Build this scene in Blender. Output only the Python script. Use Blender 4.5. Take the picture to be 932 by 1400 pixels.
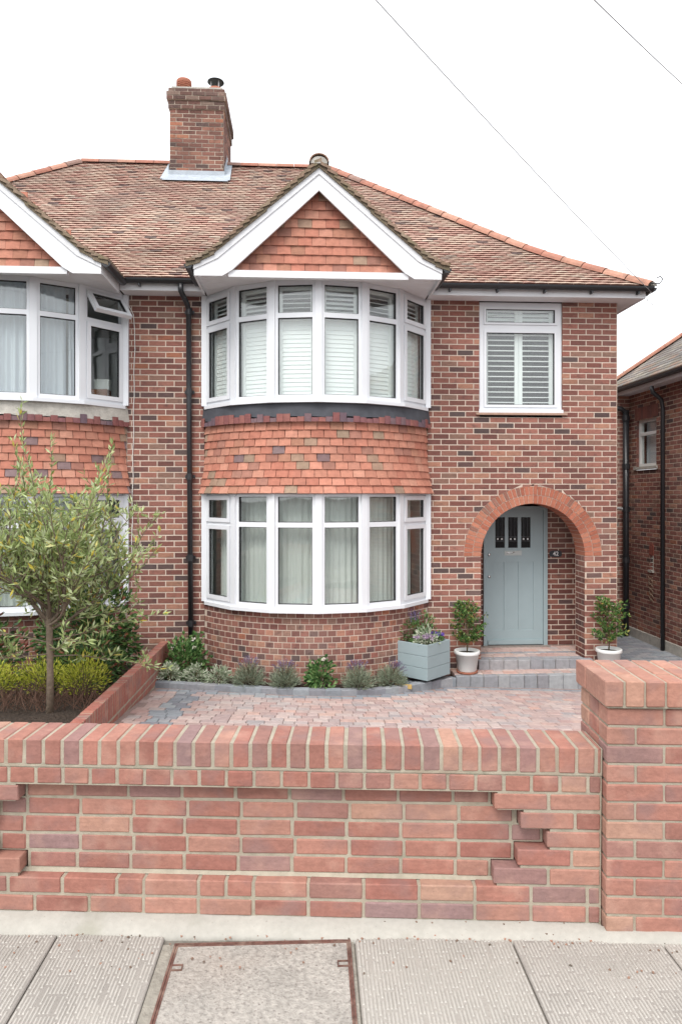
import bpy, math, random
from mathutils import Vector, Matrix, noise
R = math.radians
rnd = random.Random(7)
sc = bpy.context.scene
for o in list(bpy.data.objects): bpy.data.objects.remove(o)
col = sc.collection

# ---------------------------------------------------------------- camera
YAW = 3.2
cam = bpy.data.cameras.new('camera'); camo = bpy.data.objects.new('camera', cam); col.objects.link(camo)
camo.location = (0, -9.16, 1.75); camo.rotation_euler = (R(90), 0, R(-YAW))
cam.sensor_fit = 'VERTICAL'; cam.sensor_height = 36; cam.sensor_width = 24
cam.lens = 950/1400*36; cam.shift_y = -22/1400; cam.clip_start = .05; cam.clip_end = 2000
sc.camera = camo
sc.render.resolution_x = 681; sc.render.resolution_y = 1024

# ---------------------------------------------------------------- overcast sky, soft sun, exposure
SUN_EL, SUN_AZ = 52, 205          # azimuth clockwise from +Y (behind the camera, a little to the left)
w = bpy.data.worlds.new('World'); sc.world = w; w.use_nodes = True
nt = w.node_tree; nt.nodes.clear()
sky = nt.nodes.new('ShaderNodeTexSky'); sky.sky_type = 'NISHITA'; sky.sun_disc = False
sky.sun_elevation = R(SUN_EL); sky.sun_rotation = R(SUN_AZ); sky.dust_density = 8; sky.air_density = 1.0
hs = nt.nodes.new('ShaderNodeHueSaturation'); hs.inputs['Saturation'].default_value = .25
mx = nt.nodes.new('ShaderNodeMixRGB'); mx.inputs['Fac'].default_value = .82; mx.inputs['Color2'].default_value = (7.7, 7.85, 8.1, 1)
bg = nt.nodes.new('ShaderNodeBackground'); bg.inputs['Strength'].default_value = .15
wo = nt.nodes.new('ShaderNodeOutputWorld')
nt.links.new(sky.outputs[0], hs.inputs['Color']); nt.links.new(hs.outputs[0], mx.inputs['Color1'])
nt.links.new(mx.outputs[0], bg.inputs[0]); nt.links.new(bg.outputs[0], wo.inputs[0])
sl = bpy.data.lights.new('sun', 'SUN'); sl.energy = 1.3; sl.angle = R(25); sl.color = (1, .96, .91)
so = bpy.data.objects.new('sun', sl); col.objects.link(so)
so.rotation_euler = (R(90-SUN_EL), 0, R(180-SUN_AZ)+math.pi)
_d = Vector((math.sin(R(SUN_AZ))*math.cos(R(SUN_EL)), math.cos(R(SUN_AZ))*math.cos(R(SUN_EL)), math.sin(R(SUN_EL))))
so.rotation_euler = _d.to_track_quat('Z', 'Y').to_euler(); so.location = (-4, -14, 14)
vs = sc.view_settings; vs.view_transform = 'Standard'; vs.look = 'None'; vs.exposure = .65; vs.gamma = 1

# ---------------------------------------------------------------- helpers
def lin(r, g, b):
    def q(c):
        c /= 255
        return c/12.92 if c <= .04045 else ((c+.055)/1.055)**2.4
    return (q(r), q(g), q(b))
def mul(c, k): return tuple(x*k for x in c[:3])
def mixc(a, b, t): return tuple(x*(1-t)+y*t for x, y in zip(a[:3], b[:3]))

def mat(name, base=(.5,.5,.5), src='const', rough=.85, n1=None, n2=None, bump=None, spec=.3, stain=None, metal=0, ramp=None, trans=0, speck=None, tint=None, extra=None, streak=None):
    m = bpy.data.materials.new(name); m.use_nodes = True; t = m.node_tree; N = t.nodes; L = t.links
    b = N['Principled BSDF']; b.inputs['Roughness'].default_value = rough; b.inputs['Metallic'].default_value = metal
    b.inputs['Specular IOR Level'].default_value = spec
    geo = N.new('ShaderNodeNewGeometry')
    if src == 'attr':
        a = N.new('ShaderNodeAttribute'); a.attribute_name = 'bcol'; c = a.outputs['Color']
    elif src == 'obj':
        a = N.new('ShaderNodeObjectInfo'); c = a.outputs['Color']
    elif src == 'island':
        rp = N.new('ShaderNodeValToRGB'); e = rp.color_ramp.elements
        while len(e) < len(ramp): e.new(.5)
        for i, (p, cc) in enumerate(ramp): e[i].position = p; e[i].color = (*cc, 1)
        L.new(geo.outputs['Random Per Island'], rp.inputs[0]); c = rp.outputs[0]
    else:
        a = N.new('ShaderNodeRGB'); a.outputs[0].default_value = (*base, 1); c = a.outputs[0]
    def nz(scale, detail=4, sv=None):
        n = N.new('ShaderNodeTexNoise'); n.inputs['Scale'].default_value = scale; n.inputs['Detail'].default_value = detail
        if sv:
            vm = N.new('ShaderNodeVectorMath'); vm.operation = 'MULTIPLY'; vm.inputs[1].default_value = sv
            L.new(geo.outputs['Position'], vm.inputs[0]); L.new(vm.outputs[0], n.inputs['Vector'])
        else: L.new(geo.outputs['Position'], n.inputs['Vector'])
        return n.outputs['Fac']
    for q in (n1, n2, streak):
        if q:
            mr = N.new('ShaderNodeMapRange'); mr.inputs[1].default_value = .25; mr.inputs[2].default_value = .75
            mr.inputs[3].default_value = 1-q[1]; mr.inputs[4].default_value = 1+q[1]
            L.new(nz(q[0], 4, (1,1,7) if q is streak else None), mr.inputs[0])
            v = N.new('ShaderNodeVectorMath'); v.operation = 'SCALE'
            L.new(c, v.inputs[0]); L.new(mr.outputs[0], v.inputs['Scale']); c = v.outputs[0]
    for st in (stain, extra, speck):
        if st:      # (scale, lo, hi, colour, strength)
            mr = N.new('ShaderNodeMapRange'); mr.inputs[1].default_value = st[1]; mr.inputs[2].default_value = st[2]
            mr.inputs[3].default_value = 0; mr.inputs[4].default_value = st[4]
            L.new(nz(st[0], 6), mr.inputs[0])
            x = N.new('ShaderNodeMixRGB'); x.inputs['Color2'].default_value = (*st[3], 1)
            L.new(mr.outputs[0], x.inputs['Fac']); L.new(c, x.inputs['Color1']); c = x.outputs[0]
    if tint:
        v = N.new('ShaderNodeVectorMath'); v.operation = 'MULTIPLY'; v.inputs[1].default_value = tint; L.new(c, v.inputs[0]); c = v.outputs[0]
    L.new(c, b.inputs['Base Color'])
    if bump:
        bp = N.new('ShaderNodeBump'); bp.inputs['Strength'].default_value = bump[1]; bp.inputs['Distance'].default_value = bump[2]
        L.new(nz(bump[0], 5), bp.inputs['Height']); L.new(bp.outputs[0], b.inputs['Normal'])
    if trans:
        tr = N.new('ShaderNodeBsdfTranslucent'); L.new(c, tr.inputs['Color'])
        ms = N.new('ShaderNodeMixShader'); ms.inputs[0].default_value = trans
        L.new(b.outputs[0], ms.inputs[1]); L.new(tr.outputs[0], ms.inputs[2])
        L.new(ms.outputs[0], N['Material Output'].inputs['Surface'])
    return m
def glass_mat(name, tint, ior=1.5):
    m = bpy.data.materials.new(name); m.use_nodes = True; t = m.node_tree; N = t.nodes; L = t.links
    N.remove(N['Principled BSDF'])
    tr = N.new('ShaderNodeBsdfTransparent'); tr.inputs[0].default_value = (*tint, 1)
    gl = N.new('ShaderNodeBsdfGlossy'); gl.inputs['Roughness'].default_value = .01; gl.inputs['Color'].default_value = (1,1,1,1)
    lw = N.new('ShaderNodeLayerWeight'); lw.inputs[0].default_value = .5
    pw_ = N.new('ShaderNodeMath'); pw_.operation = 'POWER'; pw_.inputs[1].default_value = 5; L.new(lw.outputs['Facing'], pw_.inputs[0])
    fr = N.new('ShaderNodeMapRange'); f0 = ((ior-1)/(ior+1))**2; fr.inputs[3].default_value = f0; fr.inputs[4].default_value = 1.0; L.new(pw_.outputs[0], fr.inputs[0])
    # very slight waviness of drawn glass
    ge = N.new('ShaderNodeNewGeometry'); nz = N.new('ShaderNodeTexNoise'); nz.inputs['Scale'].default_value = 2.5; nz.inputs['Detail'].default_value = 1
    L.new(ge.outputs['Position'], nz.inputs['Vector'])
    bp = N.new('ShaderNodeBump'); bp.inputs['Strength'].default_value = .25; bp.inputs['Distance'].default_value = .006
    L.new(nz.outputs['Fac'], bp.inputs['Height']); L.new(bp.outputs[0], gl.inputs['Normal'])
    ms = N.new('ShaderNodeMixShader'); L.new(fr.outputs[0], ms.inputs[0]); L.new(tr.outputs[0], ms.inputs[1]); L.new(gl.outputs[0], ms.inputs[2])
    L.new(ms.outputs[0], N['Material Output'].inputs['Surface'])
    return m

class MB:
    def __init__(s): s.v = []; s.f = []; s.c = []
    def poly(s, pts, c=None):
        k = len(s.v); s.v += [tuple(p) for p in pts]; s.f.append(tuple(range(k, k+len(pts)))); s.c.append(c)
    def raw(s, vs, fs, c=None, M=None):
        k = len(s.v)
        s.v += [tuple(M @ Vector(p)) for p in vs] if M else [tuple(p) for p in vs]
        for f in fs: s.f.append(tuple(k+i for i in f)); s.c.append(c)
    def box(s, x0, x1, y0, y1, z0, z1, c=None, M=None):
        s.raw([(x0,y0,z0),(x1,y0,z0),(x1,y1,z0),(x0,y1,z0),(x0,y0,z1),(x1,y0,z1),(x1,y1,z1),(x0,y1,z1)],
              [(0,1,5,4),(1,2,6,5),(2,3,7,6),(3,0,4,7),(4,5,6,7),(3,2,1,0)], c, M)
    def prism(s, pts, off, c=None, M=None):      # pts: outline seen with normal towards the viewer, off: extrusion vector backwards
        n = len(pts); P = [Vector(p) for p in pts]; Q = [p+Vector(off) for p in P]
        s.raw(P+Q, [tuple(range(n)), tuple(range(2*n-1, n-1, -1))] + [((i+1) % n, i, n+i, n+(i+1) % n) for i in range(n)], c, M)
    def tube(s, pts, rad, n=8, c=None, caps=True):
        pts = [Vector(p) for p in pts]
        if not isinstance(rad, (list, tuple)): rad = [rad]*len(pts)
        k = len(s.v); prev = None
        for i, p in enumerate(pts):
            d = (pts[min(i+1, len(pts)-1)]-pts[max(i-1, 0)])
            d = d.normalized() if d.length > 1e-9 else Vector((0,0,1))
            if prev is None:
                a = d.orthogonal().normalized()
            else:
                a = (prev - d*prev.dot(d)); a = a.normalized() if a.length > 1e-6 else d.orthogonal().normalized()
            prev = a; b = d.cross(a)
            for j in range(n):
                t = 2*math.pi*j/n; s.v.append(tuple(p+(a*math.cos(t)+b*math.sin(t))*rad[i]))
        for i in range(len(pts)-1):
            for j in range(n):
                s.f.append((k+i*n+j, k+i*n+(j+1) % n, k+(i+1)*n+(j+1) % n, k+(i+1)*n+j)); s.c.append(c)
        if caps:
            s.f.append(tuple(k+j for j in range(n-1, -1, -1))); s.c.append(c)
            q = k+(len(pts)-1)*n; s.f.append(tuple(q+j for j in range(n))); s.c.append(c)
    def lathe(s, prof, cx, cy, n=28, c=None):
        k = len(s.v)
        for r, z in prof:
            for j in range(n):
                t = 2*math.pi*j/n; s.v.append((cx+r*math.cos(t), cy+r*math.sin(t), z))
        for i in range(len(prof)-1):
            for j in range(n):
                s.f.append((k+i*n+j, k+i*n+(j+1) % n, k+(i+1)*n+(j+1) % n, k+(i+1)*n+j)); s.c.append(c)
    def mesh(s, name, m, smooth=False):
        me = bpy.data.meshes.new(name); me.from_pydata(s.v, [], s.f)
        if any(x is not None for x in s.c):
            at = me.color_attributes.new('bcol', 'FLOAT_COLOR', 'CORNER'); buf = []
            for f, cc in zip(s.f, s.c):
                cc = cc or (.5,.5,.5); buf += [cc[0], cc[1], cc[2], 1]*len(f)
            at.data.foreach_set('color', buf)
        me.materials.append(m)
        if smooth: me.polygons.foreach_set('use_smooth', [True]*len(me.polygons))
        me.update(); return me
    def build(s, name, m, parent=None, smooth=False, world=True):
        return link(name, s.mesh(name, m, smooth), parent, world)

def link(name, me, parent=None, world=True, M=None, color=None):
    o = bpy.data.objects.new(name, me); col.objects.link(o)
    if M is not None: o.matrix_basis = M
    if parent is not None:
        o.parent = parent
        if world and parent.type == 'EMPTY': o.matrix_parent_inverse = parent.matrix_basis.inverted()
    if color is not None: o.color = (*color[:3], 1)
    return o
def tag(o, label=None, cat=None, group=None, kind=None):
    if label: o['label'] = label
    if cat: o['category'] = cat
    if group: o['group'] = group
    if kind: o['kind'] = kind
    return o
def thing(name, label, cat, loc, rot=None, group=None):
    o = bpy.data.objects.new(name, None); col.objects.link(o); o.empty_display_size = .1
    M = Matrix.Translation(loc)
    if rot: M = M @ rot
    o.matrix_basis = M
    return tag(o, label, cat, group)
def struct(name, mb, m, smooth=False):
    return tag(mb.build(name, m, None, smooth), kind='structure')
def fr(origin, N):      # frame: local x along the face, local y into the wall, local z up
    N = Vector(N).normalized(); T = Vector((0,0,1)).cross(N)
    return Matrix(((T.x, -N.x, 0, origin[0]), (T.y, -N.y, 0, origin[1]), (T.z, -N.z, 1, origin[2]), (0,0,0,1)))

# chamfered brick meshes, shared between alike pieces
_cache = {}
def chamfer_data(l, d, h, c, jit=0, seed=0):
    # centred in x and z, front at y=0, all edges chamfered: 44 triangles
    vs = []; idx = {}
    r_ = random.Random(seed)
    for sx in (-1, 1):
        for sy in (0, 1):
            for sz in (-1, 1):
                X, Y, Z = sx*l/2, sy*d, sz*h/2
                q = 1 if sy else -1
                for ax in range(3):
                    p = [X-sx*c, Y-q*c, Z-sz*c]; p[ax] = (X, Y, Z)[ax]
                    p = [a+r_.uniform(-jit, jit) for a in p]
                    idx[(sx, q, sz, ax)] = len(vs); vs.append(tuple(p))
    fs = []
    g = lambda a, b, cc, ax: idx[(a, b, cc, ax)]
    for s in (-1, 1):
        for ax, order in ((0, [(-1,-1),(1,-1),(1,1),(-1,1)]), (1, [(-1,-1),(-1,1),(1,1),(1,-1)]), (2, [(-1,-1),(1,-1),(1,1),(-1,1)])):
            f = []
            for a, b in order:
                k = (s, a, b) if ax == 0 else (a, s, b) if ax == 1 else (a, b, s)
                f.append(g(*k, ax))
            fs.append(tuple(f) if s > 0 else tuple(reversed(f)))
    for a in (-1, 1):
        for b in (-1, 1):
            fs.append((g(-1,a,b,1), g(1,a,b,1), g(1,a,b,2), g(-1,a,b,2)) if a*b < 0 else (g(-1,a,b,2), g(1,a,b,2), g(1,a,b,1), g(-1,a,b,1)))
            fs.append((g(a,-1,b,2), g(a,1,b,2), g(a,1,b,0), g(a,-1,b,0)) if a*b < 0 else (g(a,-1,b,0), g(a,1,b,0), g(a,1,b,2), g(a,-1,b,2)))
            fs.append((g(a,b,-1,0), g(a,b,1,0), g(a,b,1,1), g(a,b,-1,1)) if a*b < 0 else (g(a,b,-1,1), g(a,b,1,1), g(a,b,1,0), g(a,b,-1,0)))
            for c2 in (-1, 1):
                t = (g(a,b,c2,0), g(a,b,c2,1), g(a,b,c2,2)); fs.append(t if a*b*c2 > 0 else t[::-1])
    return vs, fs
def simple_data(l, d, h, c):      # only the seen faces, front chamfered: 18 triangles
    a, b = l/2, h/2
    vs = [(-a,d,-b),(a,d,-b),(a,d,b),(-a,d,b),(-a,c,-b),(a,c,-b),(a,c,b),(-a,c,b),(-a+c,0,-b+c),(a-c,0,-b+c),(a-c,0,b-c),(-a+c,0,b-c)]
    fs = [(8,9,10,11),(4,5,9,8),(5,6,10,9),(6,7,11,10),(7,4,8,11),(0,1,5,4),(1,2,6,5),(2,3,7,6),(3,0,4,7)]
    return vs, fs
def shared(kind, l, d, h, c, m, jit=0, var=0):
    k = (kind, round(l, 3), round(d, 3), round(h, 3), m.name, var)
    if k not in _cache:
        vs, fs = chamfer_data(l, d, h, c, jit, var) if kind == 'full' else simple_data(l, d, h, c)
        b = MB(); b.raw(vs, fs); _cache[k] = b.mesh('piece', m)
    return _cache[k]
CAMP = Vector(camo.location)
class Field:      # collects pieces; the largest in view become objects, the rest one joined part
    def __init__(s, kind='simple', chamf=.003, jit=0): s.p = []; s.kind = kind; s.ch = chamf; s.jit = jit; s.extra = MB()
    def add(s, M, l, d, h, c): s.p.append((M, l, d, h, c))
    def finish(s, parent, name, restname, mo, ma, limit=300, world=True, key=None, origin=None):
        W = parent.matrix_basis if (not world) else Matrix()
        key = key or (lambda q: ((W @ q[0].translation)-CAMP).length)
        s.p.sort(key=key); out = []
        for i, (M, l, d, h, c) in enumerate(s.p):
            if i < limit:
                out.append(link(name, shared(s.kind, l, d, h, s.ch, mo, s.jit, rnd.randrange(4) if s.jit else 0), parent, world, M, c))
            else:
                vs, fs = (chamfer_data(l, d, h, s.ch) if s.kind == 'full' else simple_data(l, d, h, s.ch))
                s.extra.raw(vs, fs, c, M)
        if s.extra.v:
            r = s.extra.build(restname, ma, parent, world=world); r['kind'] = 'stuff'
        return out

def clip(a, b, z0, z1, holes):      # cut a course [a,b]x[z0,z1] by holes; quads (bl, br, tr, tl)
    P = [(a, b, b, a)]
    for hfun in holes:
        k = hfun(z0, z1)
        if not k: continue
        l0, r0, l1, r1 = k; Q = []
        for (bl, br, tr, tl) in P:
            if br <= min(l0, l1) or bl >= max(r0, r1): Q.append((bl, br, tr, tl)); continue
            x, y = min(br, l0), min(tr, l1)
            if x-bl > .008 or y-tl > .008: Q.append((bl, max(x, bl), max(y, tl), tl))
            x, y = max(bl, r0), max(tl, r1)
            if br-x > .008 or tr-y > .008: Q.append((min(x, br), br, tr, min(y, tr)))
        P = Q
    return P
def rect(x0, x1, z0, z1):
    return lambda a, b: (x0, x1, x0, x1) if (a+b)/2 > z0 and (a+b)/2 < z1 else None
def circ(xc, zc, r):
    def f(a, b):
        if b <= zc+.005 or a >= zc+r: return None
        w = lambda z: math.sqrt(max(0, r*r-max(0, z-zc)**2)) if z < zc+r else 0
        return (xc-w(a), xc+w(a), xc-w(b), xc+w(b))
    return f
def lay(F, M, x0, x1, z0, z1, L, H, pal, holes=(), d=.05, off=0, joint=.0125, mortar=None, rec=.0035, mjit=.0008, tooth0=False, tooth1=False):
    nrow = int(round((z1-z0)/H)); X0, X1 = x0, x1
    for r in range(nrow):
        odd = (r+off) % 2
        x0 = X0-(L/2 if tooth0 and odd else 0); x1 = X1-(L/2 if tooth1 and odd else 0)
        za, zb = z0+r*H, z0+(r+1)*H
        if mortar is not None:
            for (bl, br, tr, tl) in clip(x0, x1, za, zb, holes):
                mortar.raw([M @ Vector(p) for p in ((bl, rec, za), (br, rec, za), (tr, rec, zb), (tl, rec, zb))], [(0,1,2,3)])
        x = x0-(L/2 if odd and not (tooth0 or tooth1) else 0)
        if tooth1: x = x1-math.ceil((x1-x0)/L)*L
        while x < x1-.01:
            a, b = max(x, x0), min(x+L, x1); x += L
            if b-a < .02: continue
            a2, b2 = a+joint/2, b-joint/2; c = pal()
            for q in clip(a2, b2, za+joint/2, zb-joint/2, holes):
                bl, br, tr, tl = q
                if abs(bl-tl) < 1e-6 and abs(br-tr) < 1e-6:
                    if br-bl < .012: continue
                    F.add(M @ Matrix.Translation(((bl+br)/2, rnd.uniform(-mjit, mjit), (za+zb)/2)) @ Matrix.Rotation(rnd.uniform(-.006, .006), 4, 'Y'), round(br-bl, 3), d, H-joint, c)
                else:
                    F.extra.prism([(bl,0,za+joint/2),(br,0,za+joint/2),(tr,0,zb-joint/2),(tl,0,zb-joint/2)], (0,d,0), c, M)

def palette(items, jit=.10):
    tot = sum(i[1] for i in items)
    def f():
        t = rnd.uniform(0, tot)
        for c, wt in items:
            t -= wt
            if t <= 0: break
        k = 1+rnd.uniform(-jit, jit); q = rnd.uniform(-.05, .05)
        return (c[0]*k, c[1]*k*(1+q), c[2]*k*(1+q))
    return f
hp = palette([(lin(134,90,80),5),(lin(122,82,74),5),(lin(146,102,90),3.5),(lin(110,76,70),2.5),(lin(96,76,73),1.0),(lin(156,114,96),1.6),(lin(132,102,90),1.6),(lin(150,98,78),.3),(lin(86,72,70),.5)])
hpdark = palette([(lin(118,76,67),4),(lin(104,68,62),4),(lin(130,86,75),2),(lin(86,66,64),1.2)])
archp = palette([(lin(164,104,84),4),(lin(156,97,78),3),(lin(172,115,94),3),(lin(138,99,86),.6)])
wallp = palette([(lin(156,110,97),4),(lin(148,102,91),4),(lin(160,118,104),3),(lin(145,106,97),2.2),(lin(141,110,105),1.2),(lin(167,130,113),1.4),(lin(138,110,108),.4)], .06)
tilep = palette([(lin(178,122,103),6),(lin(172,114,96),4),(lin(184,131,112),3),(lin(154,110,96),1.2),(lin(150,126,108),.9),(lin(126,106,106),.6),(lin(166,118,98),1)])
roofp = palette([(lin(180,150,135),4),(lin(184,160,143),4),(lin(174,140,126),3),(lin(162,124,112),1.0),(lin(188,168,152),1.6),(lin(112,96,92),.35),(lin(160,142,130),.9)], .05)
pavep = palette([(lin(182,158,151),4),(lin(176,148,141),3),(lin(188,168,161),3),(lin(168,154,151),2),(lin(188,157,146),1)], .04)
grayp = palette([(lin(142,145,150),3),(lin(132,135,141),3),(lin(152,154,157),2)], .06)

M_ = {}
def two(key, **k):      # the same material reading its colour from the object or from the joined mesh
    M_[key] = (mat(key+'_piece', src='obj', **k), mat(key+'_field', src='attr', **k))
two('house_brick', rough=.9, streak=(14,.22), extra=(9,.58,.72,lin(78,62,62),.6), n1=(35,.12), n2=(.7,.20), bump=(160,.5,.004), stain=(.55,.56,.74,lin(172,146,134),.30), speck=(60,.66,.8,lin(70,56,54),.5))
two('arch_brick', rough=.9, n1=(30,.14), bump=(160,.4,.004))
two('wall_brick', rough=.92, streak=(9,.10), extra=(6.3,.50,.70,lin(132,106,103),.65), n1=(3.2,.13), n2=(45,.12), bump=(80,.5,.005), stain=(7,.54,.74,lin(186,150,134),.5), speck=(150,.66,.78,lin(96,66,62),.55))
two('tile', rough=.85, streak=(16,.10), n1=(18,.14), bump=(120,.35,.003), stain=(2.2,.56,.72,lin(150,112,98),.4), speck=(70,.66,.8,lin(110,76,68),.5))
two('roof_tile', rough=.9, n1=(12,.14), n2=(.9,.20), extra=(.7,.52,.70,lin(132,112,104),.5), bump=(90,.5,.004), stain=(1.6,.56,.76,lin(134,112,102),.40), speck=(22,.64,.76,lin(100,78,72),.45))
two('paver', rough=.9, n1=(20,.14), bump=(120,.6,.004), speck=(90,.62,.76,lin(120,100,98),.45))
two('stock_brick', rough=.92, n1=(30,.2), n2=(2,.22), bump=(120,.5,.004), speck=(14,.56,.74,lin(58,48,46),.6))
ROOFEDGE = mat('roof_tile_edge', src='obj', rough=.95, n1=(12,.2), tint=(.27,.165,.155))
MORT = mat('lime_mortar', lin(196,180,166), n1=(40,.10), n2=(2,.12), bump=(200,.5,.003))
MORTN = mat('cement_mortar', lin(162,154,138), n1=(25,.14), n2=(3,.14), bump=(180,.6,.004), stain=(6,.52,.70,lin(140,124,108),.6), extra=(14,.58,.72,lin(126,128,108),.5))
WHITE = mat('white_upvc', (.70,.72,.75), rough=.3, spec=.5, n1=(3,.02))
PAINT = mat('white_paint', (.73,.74,.76), rough=.55, n1=(4,.04), stain=(5,.6,.8,(.6,.58,.54),.25))
BLACK = mat('black_plastic', (.022,.023,.026), rough=.35, spec=.5)
LEAD = mat('lead', lin(168,176,184), rough=.55, n1=(9,.15), n2=(30,.08), bump=(30,.3,.004))
FELT = mat('dark_flashing', lin(72,74,80), rough=.7, n1=(12,.15), bump=(60,.4,.004))
GLASS = glass_mat('window_glass', (.95,.975,.968), 1.75)
GASK = mat('gasket', (.03,.03,.032), rough=.6)
ROOM = mat('room_paint', (.5,.5,.48)); DIM = mat('dim_room_paint', (.10,.10,.10))  # dim copy: the unlit room's darkness put into its wall colour
SHUT = mat('shutter_paint', (.80,.81,.80), rough=.5)
NET = mat('net_fabric', (.84,.86,.82), rough=.9, trans=.35)
NETB = mat('blue_net_fabric', (.74,.78,.84), rough=.9, trans=.3)
RENDER = mat('cement_render', lin(176,172,164), n1=(12,.18), n2=(60,.1), bump=(40,.8,.01))
RIDGE = mat('ridge_clay', src='obj', rough=.85, n1=(14,.16), bump=(60,.4,.004), stain=(5,.55,.72,lin(120,92,82),.5))
MOSS = mat('mossy_tile_edge', src='attr', rough=.95, n1=(30,.25), bump=(60,.8,.008), stain=(9,.5,.68,lin(112,108,82),.6))
SOIL = mat('soil', (.05,.036,.027), rough=.95, n1=(30,.4), bump=(40,1,.03))
TERRA = mat('terracotta', lin(164,106,86), n1=(20,.12), bump=(80,.3,.003))
WOOD = mat('bark', lin(118,104,90), n1=(30,.25), bump=(50,.8,.01))

# ---------------------------------------------------------------- setting: ground, pavement, road, drive
def gz(x, y): return -.645-.035*x-.1*y
g = MB()
ys = [-400, -8.6]
g.poly([(-400,-400,-.14),(400,-400,-.14),(400,-8.62,-.14),(-400,-8.62,-.14)])
struct('road', g, mat('asphalt', (.05,.05,.052), n1=(60,.2), bump=(150,.8,.005)))
g = MB(); g.poly([(-400,-6.2,-1.5),(400,-6.2,-1.5),(400,600,-1.5),(-400,600,-1.5)])
struct('ground', g, mat('earth', (.08,.07,.05), n1=(.3,.3)))

# pavement: bedding sheet + kerb + slabs, all turned one degree
PR = Matrix.Translation((0,-6.46,0)) @ Matrix.Rotation(R(-1.0), 4, 'Z')
g = MB(); g.box(-14, 14, -2.1, .5, -.16, -.012, M=PR); g.box(-14, 14, -2.25, -2.1, -.16, -.004, M=PR)
CONC = mat('paving_concrete', src='obj', n1=(4,.14), n2=(120,.10), bump=(220,.7,.003), stain=(3,.52,.75,lin(178,173,165),.4), speck=(160,.6,.72,lin(120,116,111),.6))
CONCF = mat('rib_concrete', lin(174,170,163), n1=(4,.14), n2=(90,.10), bump=(220,.5,.002), stain=(4,.5,.68,lin(150,146,139),.7), speck=(60,.6,.72,lin(134,130,124),.5))
pav = struct('pavement', g, mat('joint_sand', lin(120,116,108), n1=(60,.2), bump=(120,.8,.004)))
def slab(x0, x1, y0, y1, ribs=True):
    me = MB(); vs_, fs_ = chamfer_data(x1-x0-.006, .05, y1-y0-.006, .004)
    Mx = PR @ Matrix.Translation(((x0+x1)/2, (y0+y1)/2, rnd.uniform(-.001, .001))) @ Matrix.Rotation(R(-90), 4, 'X')
    me.raw(vs_, fs_)
    s_ = link('paving_slab', me.mesh('paving_slab', CONC), pav, True, Mx, lin(*rnd.choice([(156,151,145),(150,145,139),(160,155,148)])))
    if ribs:
        rb = MB(); p = .0135; xx = x0+.012; k = 0
        while xx < x1-.010:
            yy = y0+.01-rnd.choice([0,.03,.055,.08])
            while yy < y1-.015:
                ya, yb = max(yy, y0+.01), min(yy+.085, y1-.008)
                if yb-ya > .015 and rnd.random() > .03:
                    h = .0030+rnd.uniform(-.0012, .0005); a, b = .0044, .0026
                    rb.raw([(xx-a,ya,0),(xx+a,ya,0),(xx+a,yb,0),(xx-a,yb,0),(xx-b,ya+.004,h),(xx+b,ya+.004,h),(xx+b,yb-.004,h),(xx-b,yb-.004,h)],
                           [(4,5,6,7),(0,1,5,4),(1,2,6,5),(2,3,7,6),(3,0,4,7)], None, PR)
                yy += .096
            xx += p; k += 1
        r = rb.build('slab_ribs', CONCF, s_); r.parent = pav; r['kind'] = 'stuff'
for (a, b) in ((-2.77,-2.17),(-2.17,-1.573),(-1.573,-.973),(-.973,-.542),(.205,.823),(.823,1.404),(1.404,2.0),(2.0,2.6)):
    slab(a, b, -.585, .14)
for k in range(9): slab(-2.7+k*.6, -2.1+k*.6, -1.20, -.60, False)
for k in range(9): slab(-2.4+k*.6, -1.8+k*.6, -1.81, -1.21, False)
for k in range(5): slab(1.76+k*.6, 2.36+k*.6, .15, .49, False)
# inspection cover set into the pavement
CX0, CX1, CY0, CY1 = -.497, .190, -.60, .040
ic = thing('inspection_cover', 'concrete filled inspection cover with rusty steel frame set in the pavement', 'manhole cover', PR @ Vector((-.15,-.2,0)))
b = MB(); b.box(CX0-.045, CX1+.012, CY0-.02, CY1+.002, -.03, -.006, M=PR)
b.build('concrete_surround', mat('worn_cement', lin(148,143,133), n1=(30,.2), n2=(6,.15), bump=(90,1,.006)), ic)
b = MB(); b.box(CX0+.014, CX1-.014, CY0+.014, CY1-.014, -.03, -.0035, M=PR)
b.build('concrete_infill', mat('exposed_aggregate', lin(162,157,150), n1=(55,.28), n2=(5,.16), bump=(110,1,.006), stain=(2.5,.5,.7,lin(150,137,127),.4), speck=(95,.58,.68,lin(112,105,100),.7)), ic)
RUST = mat('rusty_steel', lin(104,74,66), rough=.8, n1=(40,.4), n2=(9,.25), bump=(90,.8,.004), stain=(12,.5,.66,lin(150,130,116),.6))
b = MB()
for o_, z_ in ((0, .001), (.009, -.001)):
    x0, x1, y0, y1 = CX0+o_, CX1-o_, CY0+o_, CY1-o_; t = .0075
    b.box(x0, x1, y1-t, y1, -.03, z_, M=PR); b.box(x0, x1, y0, y0+t, -.03, z_, M=PR)
    b.box(x0, x0+t, y0+t, y1-t, -.03, z_, M=PR); b.box(x1-t, x1, y0+t, y1-t, -.03, z_, M=PR)
b.build('frame', RUST, ic)
for sx in (0, 1):
    b = MB(); X = CX0+.016 if sx == 0 else CX1-.056; Y = -.115
    b.box(X, X+.04, Y, Y+.005, -.02, .001, M=PR); b.box(X, X+.04, Y+.028, Y+.033, -.02, .001, M=PR)
    b.box(X+(.036 if sx == 0 else 0), X+(.04 if sx == 0 else .004), Y+.005, Y+.028, -.02, .001, M=PR)
    b.build('lifting_key_hole', RUST, ic)

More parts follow.
